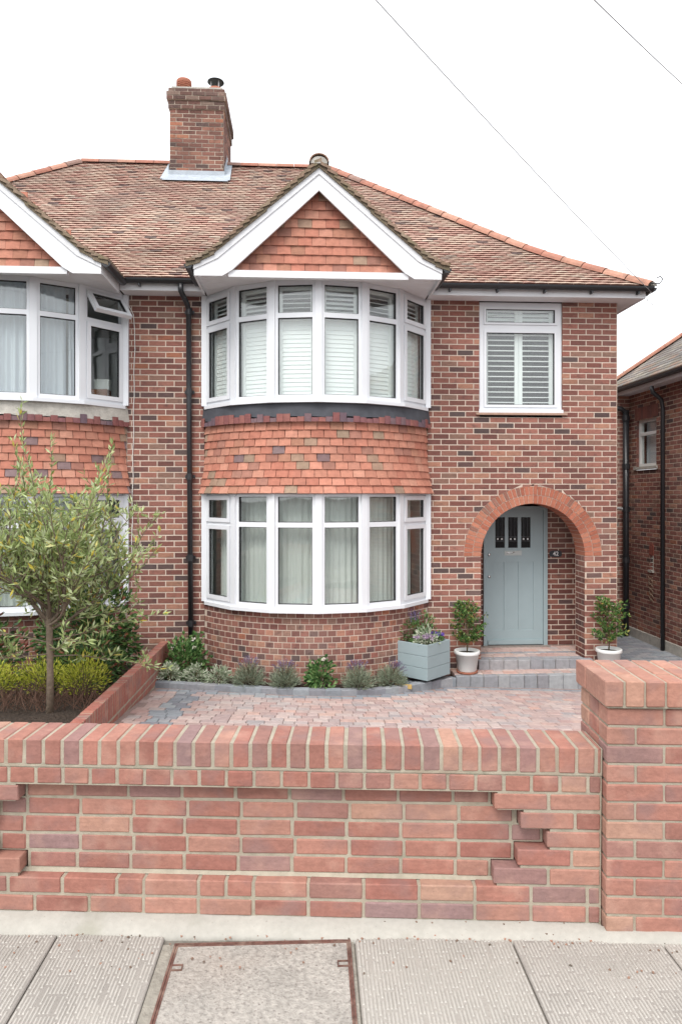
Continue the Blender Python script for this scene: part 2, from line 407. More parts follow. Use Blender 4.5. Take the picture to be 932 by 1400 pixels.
# ---------------------------------------------------------------- front garden wall and gate pier (their own frame)
WR = Matrix.Rotation(R(-4.6), 4, 'Z') @ Matrix.Rotation(R(.40), 4, 'Y')
WO = Vector((-.038, -6.323, .031))
gw = thing('garden_wall', 'low red brick front wall with brick on edge coping and sunken stepped panel', 'wall', WO, WR)
WX0, WX1 = -3.2, 1.243
mort = MB()
FW = Field('full', .004, .0012)
mo, ma = M_['wall_brick']
def wbrick(x, y, z, l, d, h, c=None, F=FW):      # centre x, front y, centre z
    F.add(Matrix.Translation((x, y+rnd.uniform(-.0015,.0015), z+rnd.uniform(-.001,.001))) @ Matrix.Rotation(rnd.uniform(-.008,.008), 4, 'Y') @ Matrix.Rotation(rnd.uniform(-.008,.008), 4, 'Z'), l, d, h, c or wallp())
HW = .075
# courses 0,1 flush / plinth, 2-6 sunken panel, 7 headers, then coping
lefts = {6: -1.127, 5: -1.235, 4: -1.340, 3: -1.235, 2: -1.115}
rights = {6: .806, 5: .912, 4: 1.018, 3: .900, 2: .806}
for r in range(8):
    zc = (r+.5)*HW
    if r == 7:
        x = WX0
        while x < WX1-.02:
            l = min(.1125, WX1-x); wbrick(x+l/2, 0, zc, l-.013, .215, .063); x += .1125
        continue
    def run(xa, xb, y, offs):
        x = xa-offs
        while x < xb-.015:
            a, bb = max(x, xa), min(x+.225, xb); x += .225
            if bb-a > .03: wbrick((a+bb)/2, y, zc, bb-a-.013, .10, .0625)
    if r in lefts:
        run(lefts[r], rights[r], .056, .1125 if r % 2 else .02)
        run(rights[r], WX1, 0, 0)
        run(WX0, lefts[r], 0, .06 if r % 2 else .17)
        mort.box(lefts[r]-.004, rights[r]+.004, .0605, .10, r*HW, (r+1)*HW)
        for xa_, xb_ in ((rights[r]+.02, WX1), (WX0, lefts[r]-.02)): mort.box(xa_, xb_, .005, .10, r*HW+.004, (r+1)*HW-.010)
    else:
        x = WX0
        while x < WX1-.02:
            l = rnd.choice([.225,.225,.225,.1125]) if r == 1 or rnd.random() < .5 else .225
            l = min(l, WX1-x); wbrick(x+l/2, 0, zc, l-.013, .10, .0625); x += l
        mort.box(WX0, WX1, .0045, .10, r*HW, (r+1)*HW-(.010 if r == 1 else 0))
mort.box(WX0, WX1, .10, .19, 0, 7*HW)
for r in range(2, 8):      # bed joints between the standing-out bricks of neighbouring courses
    ra = WX0 if r-1 < 2 else None
    rr_ = max(rights.get(r, -9), rights.get(r-1, -9))+.02; ll_ = min(lefts.get(r, 9), lefts.get(r-1, 9))-.02
    mort.box(rr_, WX1, .0052, .10, r*HW-.012, r*HW+.006); mort.box(WX0, ll_, .0052, .10, r*HW-.012, r*HW+.006)
mort.box(WX0, WX1, .0045, .2105, 7*HW, 8*HW)
# small mortar fillet on the plinth ledge
mort.raw([(WX0,.059,2*HW+.006),(WX1,.059,2*HW+.006),(WX1,.046,2*HW-.0065),(WX0,.046,2*HW-.0065)], [(3,2,1,0)])
zc = 8*HW+.010+.051
x = WX0
while x < WX1-.015:
    l = min(.0775, WX1-x); wbrick(x+l/2, -.004, zc, l-.0135, .218, .102); x += .0775
mort.box(WX0, WX1, -.0002, .2105, 8*HW, 8*HW+.108)
mort.box(WX0, WX1, -.001, .19, -.25, 0)
mort.build('mortar', MORTN, gw, world=False)
FW.finish(gw, 'brick', 'brickwork', mo, ma, 300, world=False)

PX0, PX1, PY0, PY1 = 1.247, 1.690, -.045, .285
gp = thing('gate_pier', 'square red brick gate pier with brick capping at the end of the front wall', 'pier', WO + WR.to_3x3() @ Vector((1.46,.12,-.01)), WR)
GM = Matrix.Translation((-1.46,-.12,.01))
def gm(x, y, z): return (x-1.46, y-.12, z+.01)
FP = Field('full', .004, .0012); pm = MB()
nc = 12; zb = -.012
for r in range(nc):
    zc = zb+(r+.5)*HW
    off = r % 2
    # front and back faces along x, side faces between them
    xs = [PX0, PX0+.225, PX0+.338, PX1] if False else ([PX0, PX0+.225, PX1] if off else [PX0, PX0+.1125, PX0+.3375, PX1])
    for a, bb in zip(xs[:-1], xs[1:]):
        d_ = .102
        l0 = a+(.0 if a == PX0 else .005); l1 = bb-(.0 if bb == PX1 else .005)
        FP.add(Matrix.Translation(gm((l0+l1)/2, PY0+rnd.uniform(-.0015,.0015), zc)) @ Matrix.Rotation(rnd.uniform(-.008,.008), 4, 'Y'), l1-l0, d_, .065, wallp())
        FP.add(Matrix.Translation(gm((l0+l1)/2, PY1-.102, zc)), l1-l0, d_, .065, wallp())
    for X, sgn in ((PX0, 1), (PX1, -1)):
        ya, yb = PY0+.112, PY1-.112
        MM = Matrix.Translation(gm(X, (ya+yb)/2, zc)) @ Matrix.Rotation(R(-90 if sgn > 0 else 90), 4, 'Z')
        cuts = [(-(yb-ya)/2, (yb-ya)/2)]
        for (u0, u1) in cuts: FP.add(MM @ Matrix.Translation(((u0+u1)/2, 0, 0)), u1-u0, .10, .065, wallp())
pm.box(PX0+.005, PX1-.005, PY0+.005, PY1-.005, zb-.2, zb+nc*HW+.004, M=GM)
zcap = zb+nc*HW
ov = .022
x0, x1, y0, y1 = PX0-ov, PX1+ov, PY0-ov, PY1+ov
n_ = 6; step = (x1-x0)/n_
for k in range(n_):
    xa = x0+k*step
    for (ya, yb) in (((y0, y0+.235), (y0+.245, y1)) if k % 2 == 0 else ((y0, y0+.125), (y0+.135, y1))):
        FP.add(Matrix.Translation(gm(xa+step/2, ya, zcap+.010+.050)) @ Matrix.Rotation(rnd.uniform(-.006,.006), 4, 'Y'), step-.011, yb-ya, .100, mixc(wallp(), lin(184,140,120), .4))
pm.box(x0+.014, x1-.014, y0+.009, y1-.009, zcap+.004, zcap+.1055, M=GM)
pm.build('mortar', MORTN, gp, world=False)
FP.finish(gp, 'brick', 'brickwork', mo, ma, 300, world=False)

# cement haunch along the foot of wall and pier
hm = MB(); nx = 120
rows = []
for i in range(nx+1):
    x = WX0+(1.74-WX0)*i/nx; pier = 1.0 if 1.22 < x < 1.72 else 0.0
    fy = -.048 if x > 1.235 and x < 1.70 else -.003
    out = .087+.010*noise.noise((x*3,0,0))+.004*noise.noise((x*17,3,0))
    out = max(out, -fy+.05)
    prof = [(fy+.03, .005), (fy+.002, .004+.003*noise.noise((x*9,7,1))), ((fy-out)/2, -.008), (-out+.012, -.024), (-out, -.037), (-out, -.06)]
    rows.append([tuple(WO+WR.to_3x3() @ Vector((x, yy, zz+(.003*noise.noise((x*12, yy*12, 2)))))) for yy, zz in prof])
np_ = len(rows[0])
for rr in rows: hm.v += rr
for i in range(nx):
    for j in range(np_-1):
        k = i*np_+j; hm.f.append((k, k+1, k+np_+1, k+np_)); hm.c.append(None)
struct('cement_haunch', hm, mat('smooth_cement', lin(168,165,157), n1=(5,.07), n2=(40,.06), bump=(60,.5,.004), stain=(4,.58,.74,lin(140,138,124),.6), speck=(120,.66,.74,lin(126,121,113),.6)), True)

# drive of concrete blocks between front wall and house
KP = [(-1.74,-.871),(-1.4,-.93),(-.957,-1.027),(-.36,-1.149),(.143,-1.188),(.55,-1.155),(.916,-1.05),(1.22,-.90),(1.496,-.70),(1.75,-.50),(1.958,-.40)]
def kpath(n=200):
    P = [Vector((*p,0)) for p in KP]; out = []
    for i in range(len(P)-1):
        p0 = P[max(i-1,0)]; p1 = P[i]; p2 = P[i+1]; p3 = P[min(i+2,len(P)-1)]
        for k in range(20):
            t = k/20
            out.append(.5*((2*p1)+(p2-p0)*t+(2*p0-5*p1+4*p2-p3)*t*t+(3*p1-p0-3*p2+p3)*t**3))
    out.append(P[-1]); return out
KC = kpath()
def kerb_y(x):
    if x <= KC[0].x: return KC[0].y
    for a, b in zip(KC[:-1], KC[1:]):
        if a.x <= x <= b.x: return a.y+(b.y-a.y)*(x-a.x)/max(1e-6, b.x-a.x)
    return -.38
g = MB(); nx, ny = 30, 20
for i in range(nx+1):
    for j in range(ny+1):
        x = -1.75+(9-(-1.75))*i/nx; y = -6.1+(5.0+6.1)*j/ny; g.v.append((x, y, gz(min(x,4.6), max(min(y, .6), -6))-.012))
for i in range(nx):
    for j in range(ny):
        k = i*(ny+1)+j; g.f.append((k, k+ny+1, k+ny+2, k+1)); g.c.append(None)
drive = struct('driveway', g, mat('drive_jointing', lin(150,132,126), n1=(50,.2), bump=(90,.8,.004)))
TILT = Matrix(((1,0,0,0),(0,1,0,0),(-.035,-.1,1,0),(0,0,0,1)))
def ground_M(x, y, dz=0, rz=0):
    nrm = Vector((.035,.1,1)).normalized(); q = Vector((0,0,1)).rotation_difference(nrm).to_matrix().to_4x4()
    return Matrix.Translation((x, y, gz(x, y)+dz)) @ q @ Matrix.Rotation(rz, 4, 'Z') @ Matrix.Rotation(R(-90), 4, 'X')
FD = Field('full', .004, .001)
y = -6.0; row = 0
while y < -.30:
    dpt = .128
    x = -1.70+rnd.uniform(0, .1)
    while x < 4.9:
        l = rnd.choice([.11,.128,.128,.15,.17]); cx = x+l/2; cy = y+dpt/2
        if cy < kerb_y(cx)-.055 and not (cx > 1.9 and cy > -.40) and (cx < 3.9 or cy < 0) :
            dk = kerb_y(cx)-cy if cx < 1.95 else 9
            if cx >= 1.95: dk = -.38-cy
            gray = dk < .20 or (-1.45 < cx < -1.18)
            # only where the photograph sees the drive singly, farther forward it lies behind the wall
            c = grayp() if gray else mixc(pavep(), grayp(), rnd.choice([.05,.15,.2,.35]))
            FD.add(ground_M(cx, cy, rnd.uniform(-.0015,.0015), rnd.uniform(-.006,.006)), l-.006, .05, dpt-.006, c)
        x += l
    y += dpt; row += 1
FD.finish(drive, 'paver', 'block_paving', *M_['paver'], 300, key=lambda q: (abs(q[0].translation.y+1.75) if abs(q[0].translation.x-.5) < 2.4 else 9))
# side passage: plain grey blocks
FS = Field('full', .006, .001)
y = -.30; row = 0
PASSZ = gz(4.6, .6)
def pz(y): return gz(4.6, min(y, .6))
while y < 4.2:
    x = 4.27+(.1 if row % 2 else 0)
    while x < 6.1:
        cx, cy = x+.1, y+.05
        FS.add(Matrix.Translation((cx, cy, gz(min(cx,4.6), min(cy,.6))+.001)) @ Matrix.Rotation(R(-90), 4, 'X'), .194, .05, .094, grayp())
        x += .2
    y += .1; row += 1
FS.finish(drive, 'grey_paver', 'grey_block_paving', *M_['paver'], 150)

# planting bed soil and kerb
g = MB(); n = len(KC); cols = 8
for p in KC:
    for j in range(cols+1):
        t = j/cols; yy = (p.y+.02)*(1-t)+.02*t
        g.v.append((p.x, yy, gz(p.x, yy)+.045+.02*noise.noise((p.x*6, yy*6, 1))))
for i in range(n-1):
    for j in range(cols):
        k = i*(cols+1)+j; g.f.append((k, k+cols+1, k+cols+2, k+1)); g.c.append(None)
bed = struct('planting_bed', g, SOIL)
edging = thing('bed_edging', 'curved row of grey concrete edging blocks round the bay planting bed', 'kerb', (.14,-1.19,gz(.14,-1.19)))
acc = 0; seglen = .185; last = KC[0]; pts = [KC[0]]
for a, b in zip(KC[:-1], KC[1:]):
    d = (b-a).length
    while acc+d >= seglen:
        t = (seglen-acc)/d; a = a+(b-a)*t; pts.append(a); d = (b-a).length; acc = 0
    acc += d
pts.append(KC[-1])
for a, b in zip(pts[:-1], pts[1:]):
    if (b-a).length < .03: continue
    m = (a+b)/2; T = (b-a).normalized(); Nn = Vector((T.y,-T.x,0)); h = .15
    top = gz(m.x, m.y)+.055+max(0, m.x-.9)*.045
    me = shared('full', (b-a).length+.001, .10, h, .004, M_['paver'][0])
    link('edging_block', me, edging, True, fr((m.x, m.y, top-h/2), Nn), grayp())

# entrance steps
st = thing('entrance_steps', 'two shallow block paved steps with grey edges up to the porch', 'steps', (3.0,-.25,-.72))
PORZ = -.43
def step_(x0, x1, yf, yb, z, zb, pal_top):
    b = MB(); b.box(x0+.02, x1-.02, yf+.02, yb, zb-.1, z-.006); b.build('step_core', MORTN, st)
    x = x0
    while x < x1-.02:
        l = min(rnd.choice([.15,.17,.19]), x1-x)
        if x1-x-l < .06: l = x1-x
        link('edge_block', shared('full', l-.005, .10, z-zb+.08, .008, M_['paver'][0], .0015, rnd.randrange(4)), st, True, Matrix.Translation((x+l/2, yf, (z+zb-.08)/2)), mixc(grayp(), lin(150,146,146), .3)); x += l
    y = yf+.105
    while y < yb-.01:
        dp = min(.13, yb-y); x = x0
        while x < x1-.02:
            l = min(rnd.choice([.12,.16,.19]), x1-x)
            link('paver', shared('full', round(l,2)-.006, .05, dp-.006, .005, M_['paver'][0], .001, rnd.randrange(4)), st, True,
                 Matrix.Translation((x+l/2, y+dp/2, z+rnd.uniform(-.001,.001))) @ Matrix.Rotation(R(-90), 4, 'X'), pal_top())
            x += l
        y += dp
step_(1.96, 4.25, -.38, -.02, -.555, -.72, pavep)
step_(2.33, 3.88, -.075, .0, PORZ, -.555, pavep)
step_(2.392, 3.786, .025, .325, PORZ, -.5, pavep)
step_(2.21, 4.05, .33, .79, PORZ, -.5, pavep)

# ---------------------------------------------------------------- the pair of houses
XP, XR, XL = -1.77, 4.24, -7.78
CXR, CXL = .197, -3.737
WT = 4.367
h42 = thing('semi_detached_house', 'red brick semi-detached house with arched porch, grey door and curved white bay', 'house', (1.3,0,-.72))
hL = thing('semi_detached_house', 'adjoining brick house on the chimney side with a propped open top bay window', 'house', (-4.7,0,-.55))
CO = .0745; BL = .219
Z0 = WT-69*CO
AX, AR1, AR0 = 3.089, .938, .708
AZ = Z0+round((.965-Z0)/CO)*CO

# --- facade of number 42
mort = MB(); F = Field('simple', .003)
holes = [rect(CXR-1.467, CXR+1.467, -2, 9), rect(2.36, 3.49, 2.835, 9), rect(2.381, 3.797, -2, AZ), circ(AX, AZ, AR1+.006)]
FM = fr((0,0,0), (0,-1,0))
lay(F, FM, XP, XR, Z0, WT, BL, CO, hp, holes, mortar=mort, tooth0=True)
# arch thickness, reveals
JM = fr((3.797,.33,0), (-1,0,0))
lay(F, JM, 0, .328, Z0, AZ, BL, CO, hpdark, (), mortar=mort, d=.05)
JM2 = fr((2.381,.002,0), (1,0,0))
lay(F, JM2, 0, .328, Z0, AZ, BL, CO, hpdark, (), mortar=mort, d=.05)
# shell: right side, back, party line, wall heads
mort.poly([(XR,-.0,Z0),(XR,8.2,Z0),(XR,8.2,WT+.1),(XR,0,WT+.1)]); mort.poly([(XR,8.2,Z0),(XP,8.2,Z0),(XP,8.2,WT+.1),(XR,8.2,WT+.1)])
mort.poly([(XP,.05,Z0),(XP,8.2,Z0),(XP,8.2,WT),(XP,.05,WT)])
wall42 = mort.build('wall', MORT, h42)
side = Field('simple', .003)
lay(side, fr((XR+.004,0,0), (1,0,0)), .0, 8.2, Z0, WT, BL, CO, hp, ())
side.finish(wall42, 'brick', 'side_brickwork', *M_['house_brick'], 0)
F.finish(wall42, 'brick', 'brickwork', *M_['house_brick'], 300, key=lambda q: (q[0].translation-Vector((2.1,0,1.7))).length if q[0].translation.y < .01 else 99)
# arch: two rings of headers on edge
arch = MB(); 
nseg = 60
for i in range(nseg):
    a0, a1 = math.pi*i/nseg, math.pi*(i+1)/nseg
    p = lambda r_, a: (AX+r_*math.cos(a), .006, AZ+r_*math.sin(a))
    arch.poly([p(AR0+.002, a0), p(AR1+.006, a0), p(AR1+.006, a1), p(AR0+.002, a1)])
    q = lambda r_, a, y: (AX+r_*math.cos(a), y, AZ+r_*math.sin(a))
    arch.poly([q(AR0+.003, a0, .006), q(AR0+.003, a1, .006), q(AR0+.003, a1, .33), q(AR0+.003, a0, .33)])
archo = arch.build('arch', MORT, h42)
for ri, ro, nn, dep in ((AR0, AR0+.110, 38, .33), (AR0+.118, AR1, 48, .10)):
    vo = {}
    for v in range(3):
        half = math.pi/nn/2; gap = .0045; b = MB(); r_ = random.Random(v)
        def pt(rr, sg): 
            w_ = rr*math.sin(half)-gap; return (sg*w_, 0, rr*math.cos(half))
        P4 = [pt(ri, -1), pt(ri, 1), pt(ro, 1), pt(ro, -1)]
        P4 = [(x+r_.uniform(-.0008,.0008), -.002, z) for x, y, z in P4]
        b.prism(P4, (0, dep, 0)); vo[v] = b.mesh('arch_brick', M_['arch_brick'][0])
    for k in range(nn):
        a = math.pi*(k+.5)/nn-math.pi/2
        link('arch_brick', vo[rnd.randrange(3)], archo, True, Matrix.Translation((AX, rnd.uniform(-.001,.001), AZ)) @ Matrix.Rotation(a, 4, 'Y'), archp())

# porch: back wall, sides, ceiling
mort = MB(); F = Field('simple', .003)
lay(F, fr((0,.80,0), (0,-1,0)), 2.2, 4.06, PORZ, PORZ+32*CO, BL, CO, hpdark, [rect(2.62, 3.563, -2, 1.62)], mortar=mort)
mort.poly([(2.2,.33,PORZ-.1),(2.2,.8,PORZ-.1),(2.2,.8,1.96),(2.2,.33,1.96)]); mort.poly([(4.06,.33,PORZ-.1),(4.06,.8,PORZ-.1),(4.06,.8,1.96),(4.06,.33,1.96)])
mort.poly([(2.2,.33,1.95),(4.06,.33,1.95),(4.06,.8,1.95),(2.2,.8,1.95)])
# back of the front wall round the arch
xs_ = [2.2+.0001, AX-AR0-.003]+[AX-(AR0+.003)*math.cos(math.pi*i/40) for i in range(41)]+[4.06]
for x0, x1 in zip(xs_[:-1], xs_[1:]):
    zf = lambda x: AZ+math.sqrt(max(0, (AR0+.003)**2-(x-AX)**2))
    if x1 <= AX-AR0 or x0 >= AX+AR0: mort.poly([(x1,.331,PORZ-.1),(x0,.331,PORZ-.1),(x0,.331,1.95),(x1,.331,1.95)])
    elif x1-x0 > 1e-6: mort.poly([(x1,.331,zf(x1)),(x0,.331,zf(x0)),(x0,.331,1.95),(x1,.331,1.95)])
pw = mort.build('porch_wall', MORT, h42)
F.finish(pw, 'brick', 'brickwork', *M_['house_brick'], 300)

# front door
DOORC = mat('sage_grey_paint', lin(148,164,168), rough=.42, n1=(6,.03), spec=.4)
CHROME = mat('chrome', (.6,.6,.6), rough=.25, metal=1)
DX0, DX1, DZ0, DZ1 = 2.672, 3.497, PORZ+.015, 1.545
b = MB()
for (x0,x1,z0,z1) in ((2.622,DX0-.003,PORZ,1.60),(DX1+.003,3.56,PORZ,1.60),(DX0-.003,DX1+.003,DZ1+.003,1.60)): b.box(x0,x1,.765,.86,z0,z1)
b.build('door_frame', DOORC, h42)
b = MB(); b.box(2.60,3.58,.70,.80,PORZ-.03,PORZ+.012); b.build('threshold', mat('threshold_stone', lin(140,130,124), n1=(30,.15)), h42)
d = MB(); Y0, Y1 = .785, .83
GZ0, GZ1 = .995, 1.44            # glazed lights
GX = [(2.795,2.935),(2.985,3.125),(3.175,3.315)]
PXs = [(2.78,2.90),(2.985,3.115),(3.205,3.335)]
PX_ = [(2.745,2.925),(2.965,3.135),(3.175,3.355)]
PZ0, PZ1 = -.20, .79
# back sheet with openings for the lights, stiles and rails standing proud of three sunk panels
d.box(DX0, DX1, Y0+.012, Y1, DZ0, GZ0); d.box(DX0, DX1, Y0, Y1, GZ1, DZ1)
xs = [DX0]+[v for g_ in GX for v in g_]+[DX1]
for k in range(0, 8, 2): d.box(xs[k], xs[k+1], Y0, Y1, GZ0, GZ1)
d.box(DX0, DX1, Y0, Y0+.012, PZ1, GZ0); d.box(DX0, DX1, Y0, Y0+.012, DZ0, PZ0)
xs = [DX0]+[v for g_ in PX_ for v in g_]+[DX1]
for k in range(0, 8, 2): d.box(xs[k], xs[k+1], Y0, Y0+.012, PZ0, PZ1)
d.box(DX0+.01, DX1-.01, Y0-.03, Y0, DZ0+.015, DZ0+.075)       # weather bar
door = d.build('door', DOORC, h42)
DG = glass_mat('door_glass', (.30,.16,.16), 1.55)  # maroon tint stands in for reddish reflections in the panes
for (a, c_) in GX:
    b = MB(); b.box(a, c_, .80, .806, GZ0, GZ1); b.build('pane', DG, door)
    b = MB()
    for t in (.30, .72): b.box(a+(c_-a)*t-.003, a+(c_-a)*t+.003, .797, .80, GZ0+.1, GZ1)
    b.box(a, c_, .797, .80, GZ0+.095, GZ0+.102); b.box(a, c_, .797, .80, GZ0+.155, GZ0+.162)
    b.build('lead_came', mat('lead_came', (.08,.08,.085), rough=.5), door)
    for t in (.28, .72):
        b = MB(); b.box(a+(c_-a)*t-.011, a+(c_-a)*t+.011, .7955, .7985, GZ0+.117, GZ0+.139); b.build('glass_stud', mat('clear_bead', (.75,.76,.75), rough=.1), door)
b = MB(); b.box(2.93, 3.18, Y0-.008, Y0, .885, .955); lp = b.build('letter_plate', mat('letter_plate_paint', lin(176,182,180), rough=.3), door)
b = MB(); b.tube([(2.955,Y0-.013,.93),(3.0,Y0-.022,.921),(3.045,Y0-.022,.925),(3.07,Y0-.013,.935)], .007, 8); b.build('pull', CHROME, door)
b = MB(); b.lathe([(0,0),(.02,0),(.02,.014),(.012,.02),(0,.02)], 0, 0, 16); me_ = b.mesh('lock', CHROME, True)
link('lock', me_, door, True, Matrix.Translation((2.705,Y0,.90)) @ Matrix.Rotation(R(90), 4, 'X')); link('lock', me_, door, True, Matrix.Translation((2.705,Y0,.58)) @ Matrix.Rotation(R(90), 4, 'X'))
b = MB(); b.box(2.5, 3.7, 1.6, 1.65, PORZ, 1.9); b.poly([(2.5,.87,PORZ),(3.7,.87,PORZ),(3.7,1.6,PORZ),(2.5,1.6,PORZ)]); b.box(2.55,2.6,.87,1.6,PORZ,1.9); b.box(3.6,3.65,.87,1.6,PORZ,1.9); b.box(2.5,3.7,.87,1.65,1.88,1.93)
b.build('hall_wall', mat('hall_paint', (.25,.12,.11)), h42)
# number plaque
pl = thing('number_plaque', 'small dark house number plaque reading 42 beside the grey door', 'plaque', (3.69,.79,.905))
b = MB(); n = 24; ring = [(3.69+.092*math.copysign(abs(math.cos(t))**.6, math.cos(t)), .790, .905+.048*math.copysign(abs(math.sin(t))**.6, math.sin(t))) for t in [2*math.pi*i/n for i in range(n)]]
b.prism(list(ring), (0,.012,0)); b.build('plate', mat('slate_plate', lin(58,62,66), rough=.5), pl)
cu = bpy.data.curves.new('digits', 'FONT'); cu.body = '42'; cu.size = .085; cu.align_x = 'CENTER'; cu.align_y = 'CENTER'; cu.extrude = .001; cu.offset = .0015
to = bpy.data.objects.new('digits', cu); col.objects.link(to)
dg = bpy.context.evaluated_depsgraph_get(); me = bpy.data.meshes.new_from_object(to.evaluated_get(dg)); bpy.data.objects.remove(to)
me.materials.clear(); me.materials.append(mat('white_enamel', (.8,.8,.8), rough=.4))
link('digits', me, pl, True, Matrix.Translation((3.69,.7885,.905)) @ Matrix.Rotation(R(90), 4, 'X'))

# --- left house facade, a strip on each side of its bay
for (xa, xb, t1, lim) in ((CXL+1.467, XP, True, 220), (XL, CXL-1.467, False, 0)):
    mort = MB(); F = Field('simple', .003)
    lay(F, FM, xa, xb, Z0, WT, BL, CO, hp, (), mortar=mort, tooth1=t1)
    if not t1: mort.poly([(XL,8.2,Z0),(XL,0.0035,Z0),(XL,0.0035,WT),(XL,8.2,WT)])
    wallL = mort.build('wall', MORT, hL)
    F.finish(wallL, 'brick', 'brickwork', *M_['house_brick'], lim, key=lambda q: (q[0].translation-Vector((-1.9,0,1.7))).length)
mort = MB(); mort.poly([(XP-.01,8.2,Z0),(XL,8.2,Z0),(XL,8.2,WT+.1),(XP-.01,8.2,WT+.1)]); mort.build('back_wall', MORT, hL)

# --- casement at upper right of number 42
def sash(mb, M, x0, x1, z0, z1, w_, y0, y1):
    mb.box(x0, x1, y0, y1, z0, z0+w_, M=M); mb.box(x0, x1, y0, y1, z1-w_, z1, M=M)
    mb.box(x0, x0+w_, y0, y1, z0+w_, z1-w_, M=M); mb.box(x1-w_, x1, y0, y1, z0+w_, z1-w_, M=M)
b = MB(); x0, x1, z0, z1 = 2.363, 3.487, 2.875, 4.345
sash(b, FM, x0, x1, z0, z1, .062, .03, .10)
b.box(x0+.062, x1-.062, .03, .10, 3.975, 4.045)
b.box(x0-.01, x1+.01, -.015, .10, 2.862, 2.905)
win = b.build('window', WHITE, h42)
for (za, zb_) in ((2.937,3.975),(4.045,4.283)):
    sb = MB(); sash(sb, FM, x0+.064, x1-.064, za+.002, zb_-.002, .034 if zb_ < 4 else .028, .018, .07); sb.build('casement', WHITE, win)
    k = .036 if zb_ < 4 else .03
    gk = MB(); sash(gk, FM, x0+.064+k, x1-.064-k, za+k, zb_-k, .006, .030, .06); gk.build('gasket', GASK, win)
    pn = MB(); pn.box(x0+.064+k, x1-.064-k, .040, .048, za+k, zb_-k); pn.build('pane', GLASS, win)
# louvre shutters behind it
xm = (x0+x1)/2
for (xa, xb) in ((x0+.09, xm-.002), (xm+.002, x1-.09)):
    fb = MB(); sash(fb, FM, xa, xb, 2.93, 4.29, .05, .11, .14); fb.box(xa+.05, xb-.05, .11, .14, 3.97, 4.05); fb.build('shutter_frame', SHUT, win)
    lm = MB(); lm.box(xa+.05-(xa+xb)/2, xb-.05-(xa+xb)/2, -.030, .030, -.0065, .0065); me = lm.mesh('louvre', SHUT)
    z = 3.02
    while z < 3.95:
        link('louvre', me, win, True, Matrix.Translation(((xa+xb)/2, .135, z)) @ Matrix.Rotation(R(8), 4, 'X')); z += .070
    z = 4.085
    while z < 4.24:
        link('louvre', me, win, True, Matrix.Translation(((xa+xb)/2, .135, z)) @ Matrix.Rotation(R(50), 4, 'X')); z += .058
b = MB(); b.box(2.31, 3.545, -.035, .03, 2.832, 2.860); 
b.build('window_sill', mat('sill_tile', lin(168,140,124), n1=(25,.15), bump=(60,.5,.004)), h42)
def room(xa, xb, za, zb_, yb, parent, y0=.12, m=None):
    b = MB(); b.poly([(xa,yb,za),(xb,yb,za),(xb,yb,zb_),(xa,yb,zb_)]); b.poly([(xa,y0,za),(xb,y0,za),(xb,yb,za),(xa,yb,za)]); b.poly([(xa,y0,zb_),(xb,y0,zb_),(xb,yb,zb_),(xa,yb,zb_)])
    b.poly([(xa,y0,za),(xa,yb,za),(xa,yb,zb_),(xa,y0,zb_)]); b.poly([(xb,y0,za),(xb,yb,za),(xb,yb,zb_),(xb,y0,zb_)])
    b.build('room_lining', m or ROOM, parent)
room(2.3, 3.55, 2.80, 4.34, 1.6, h42, m=DIM)

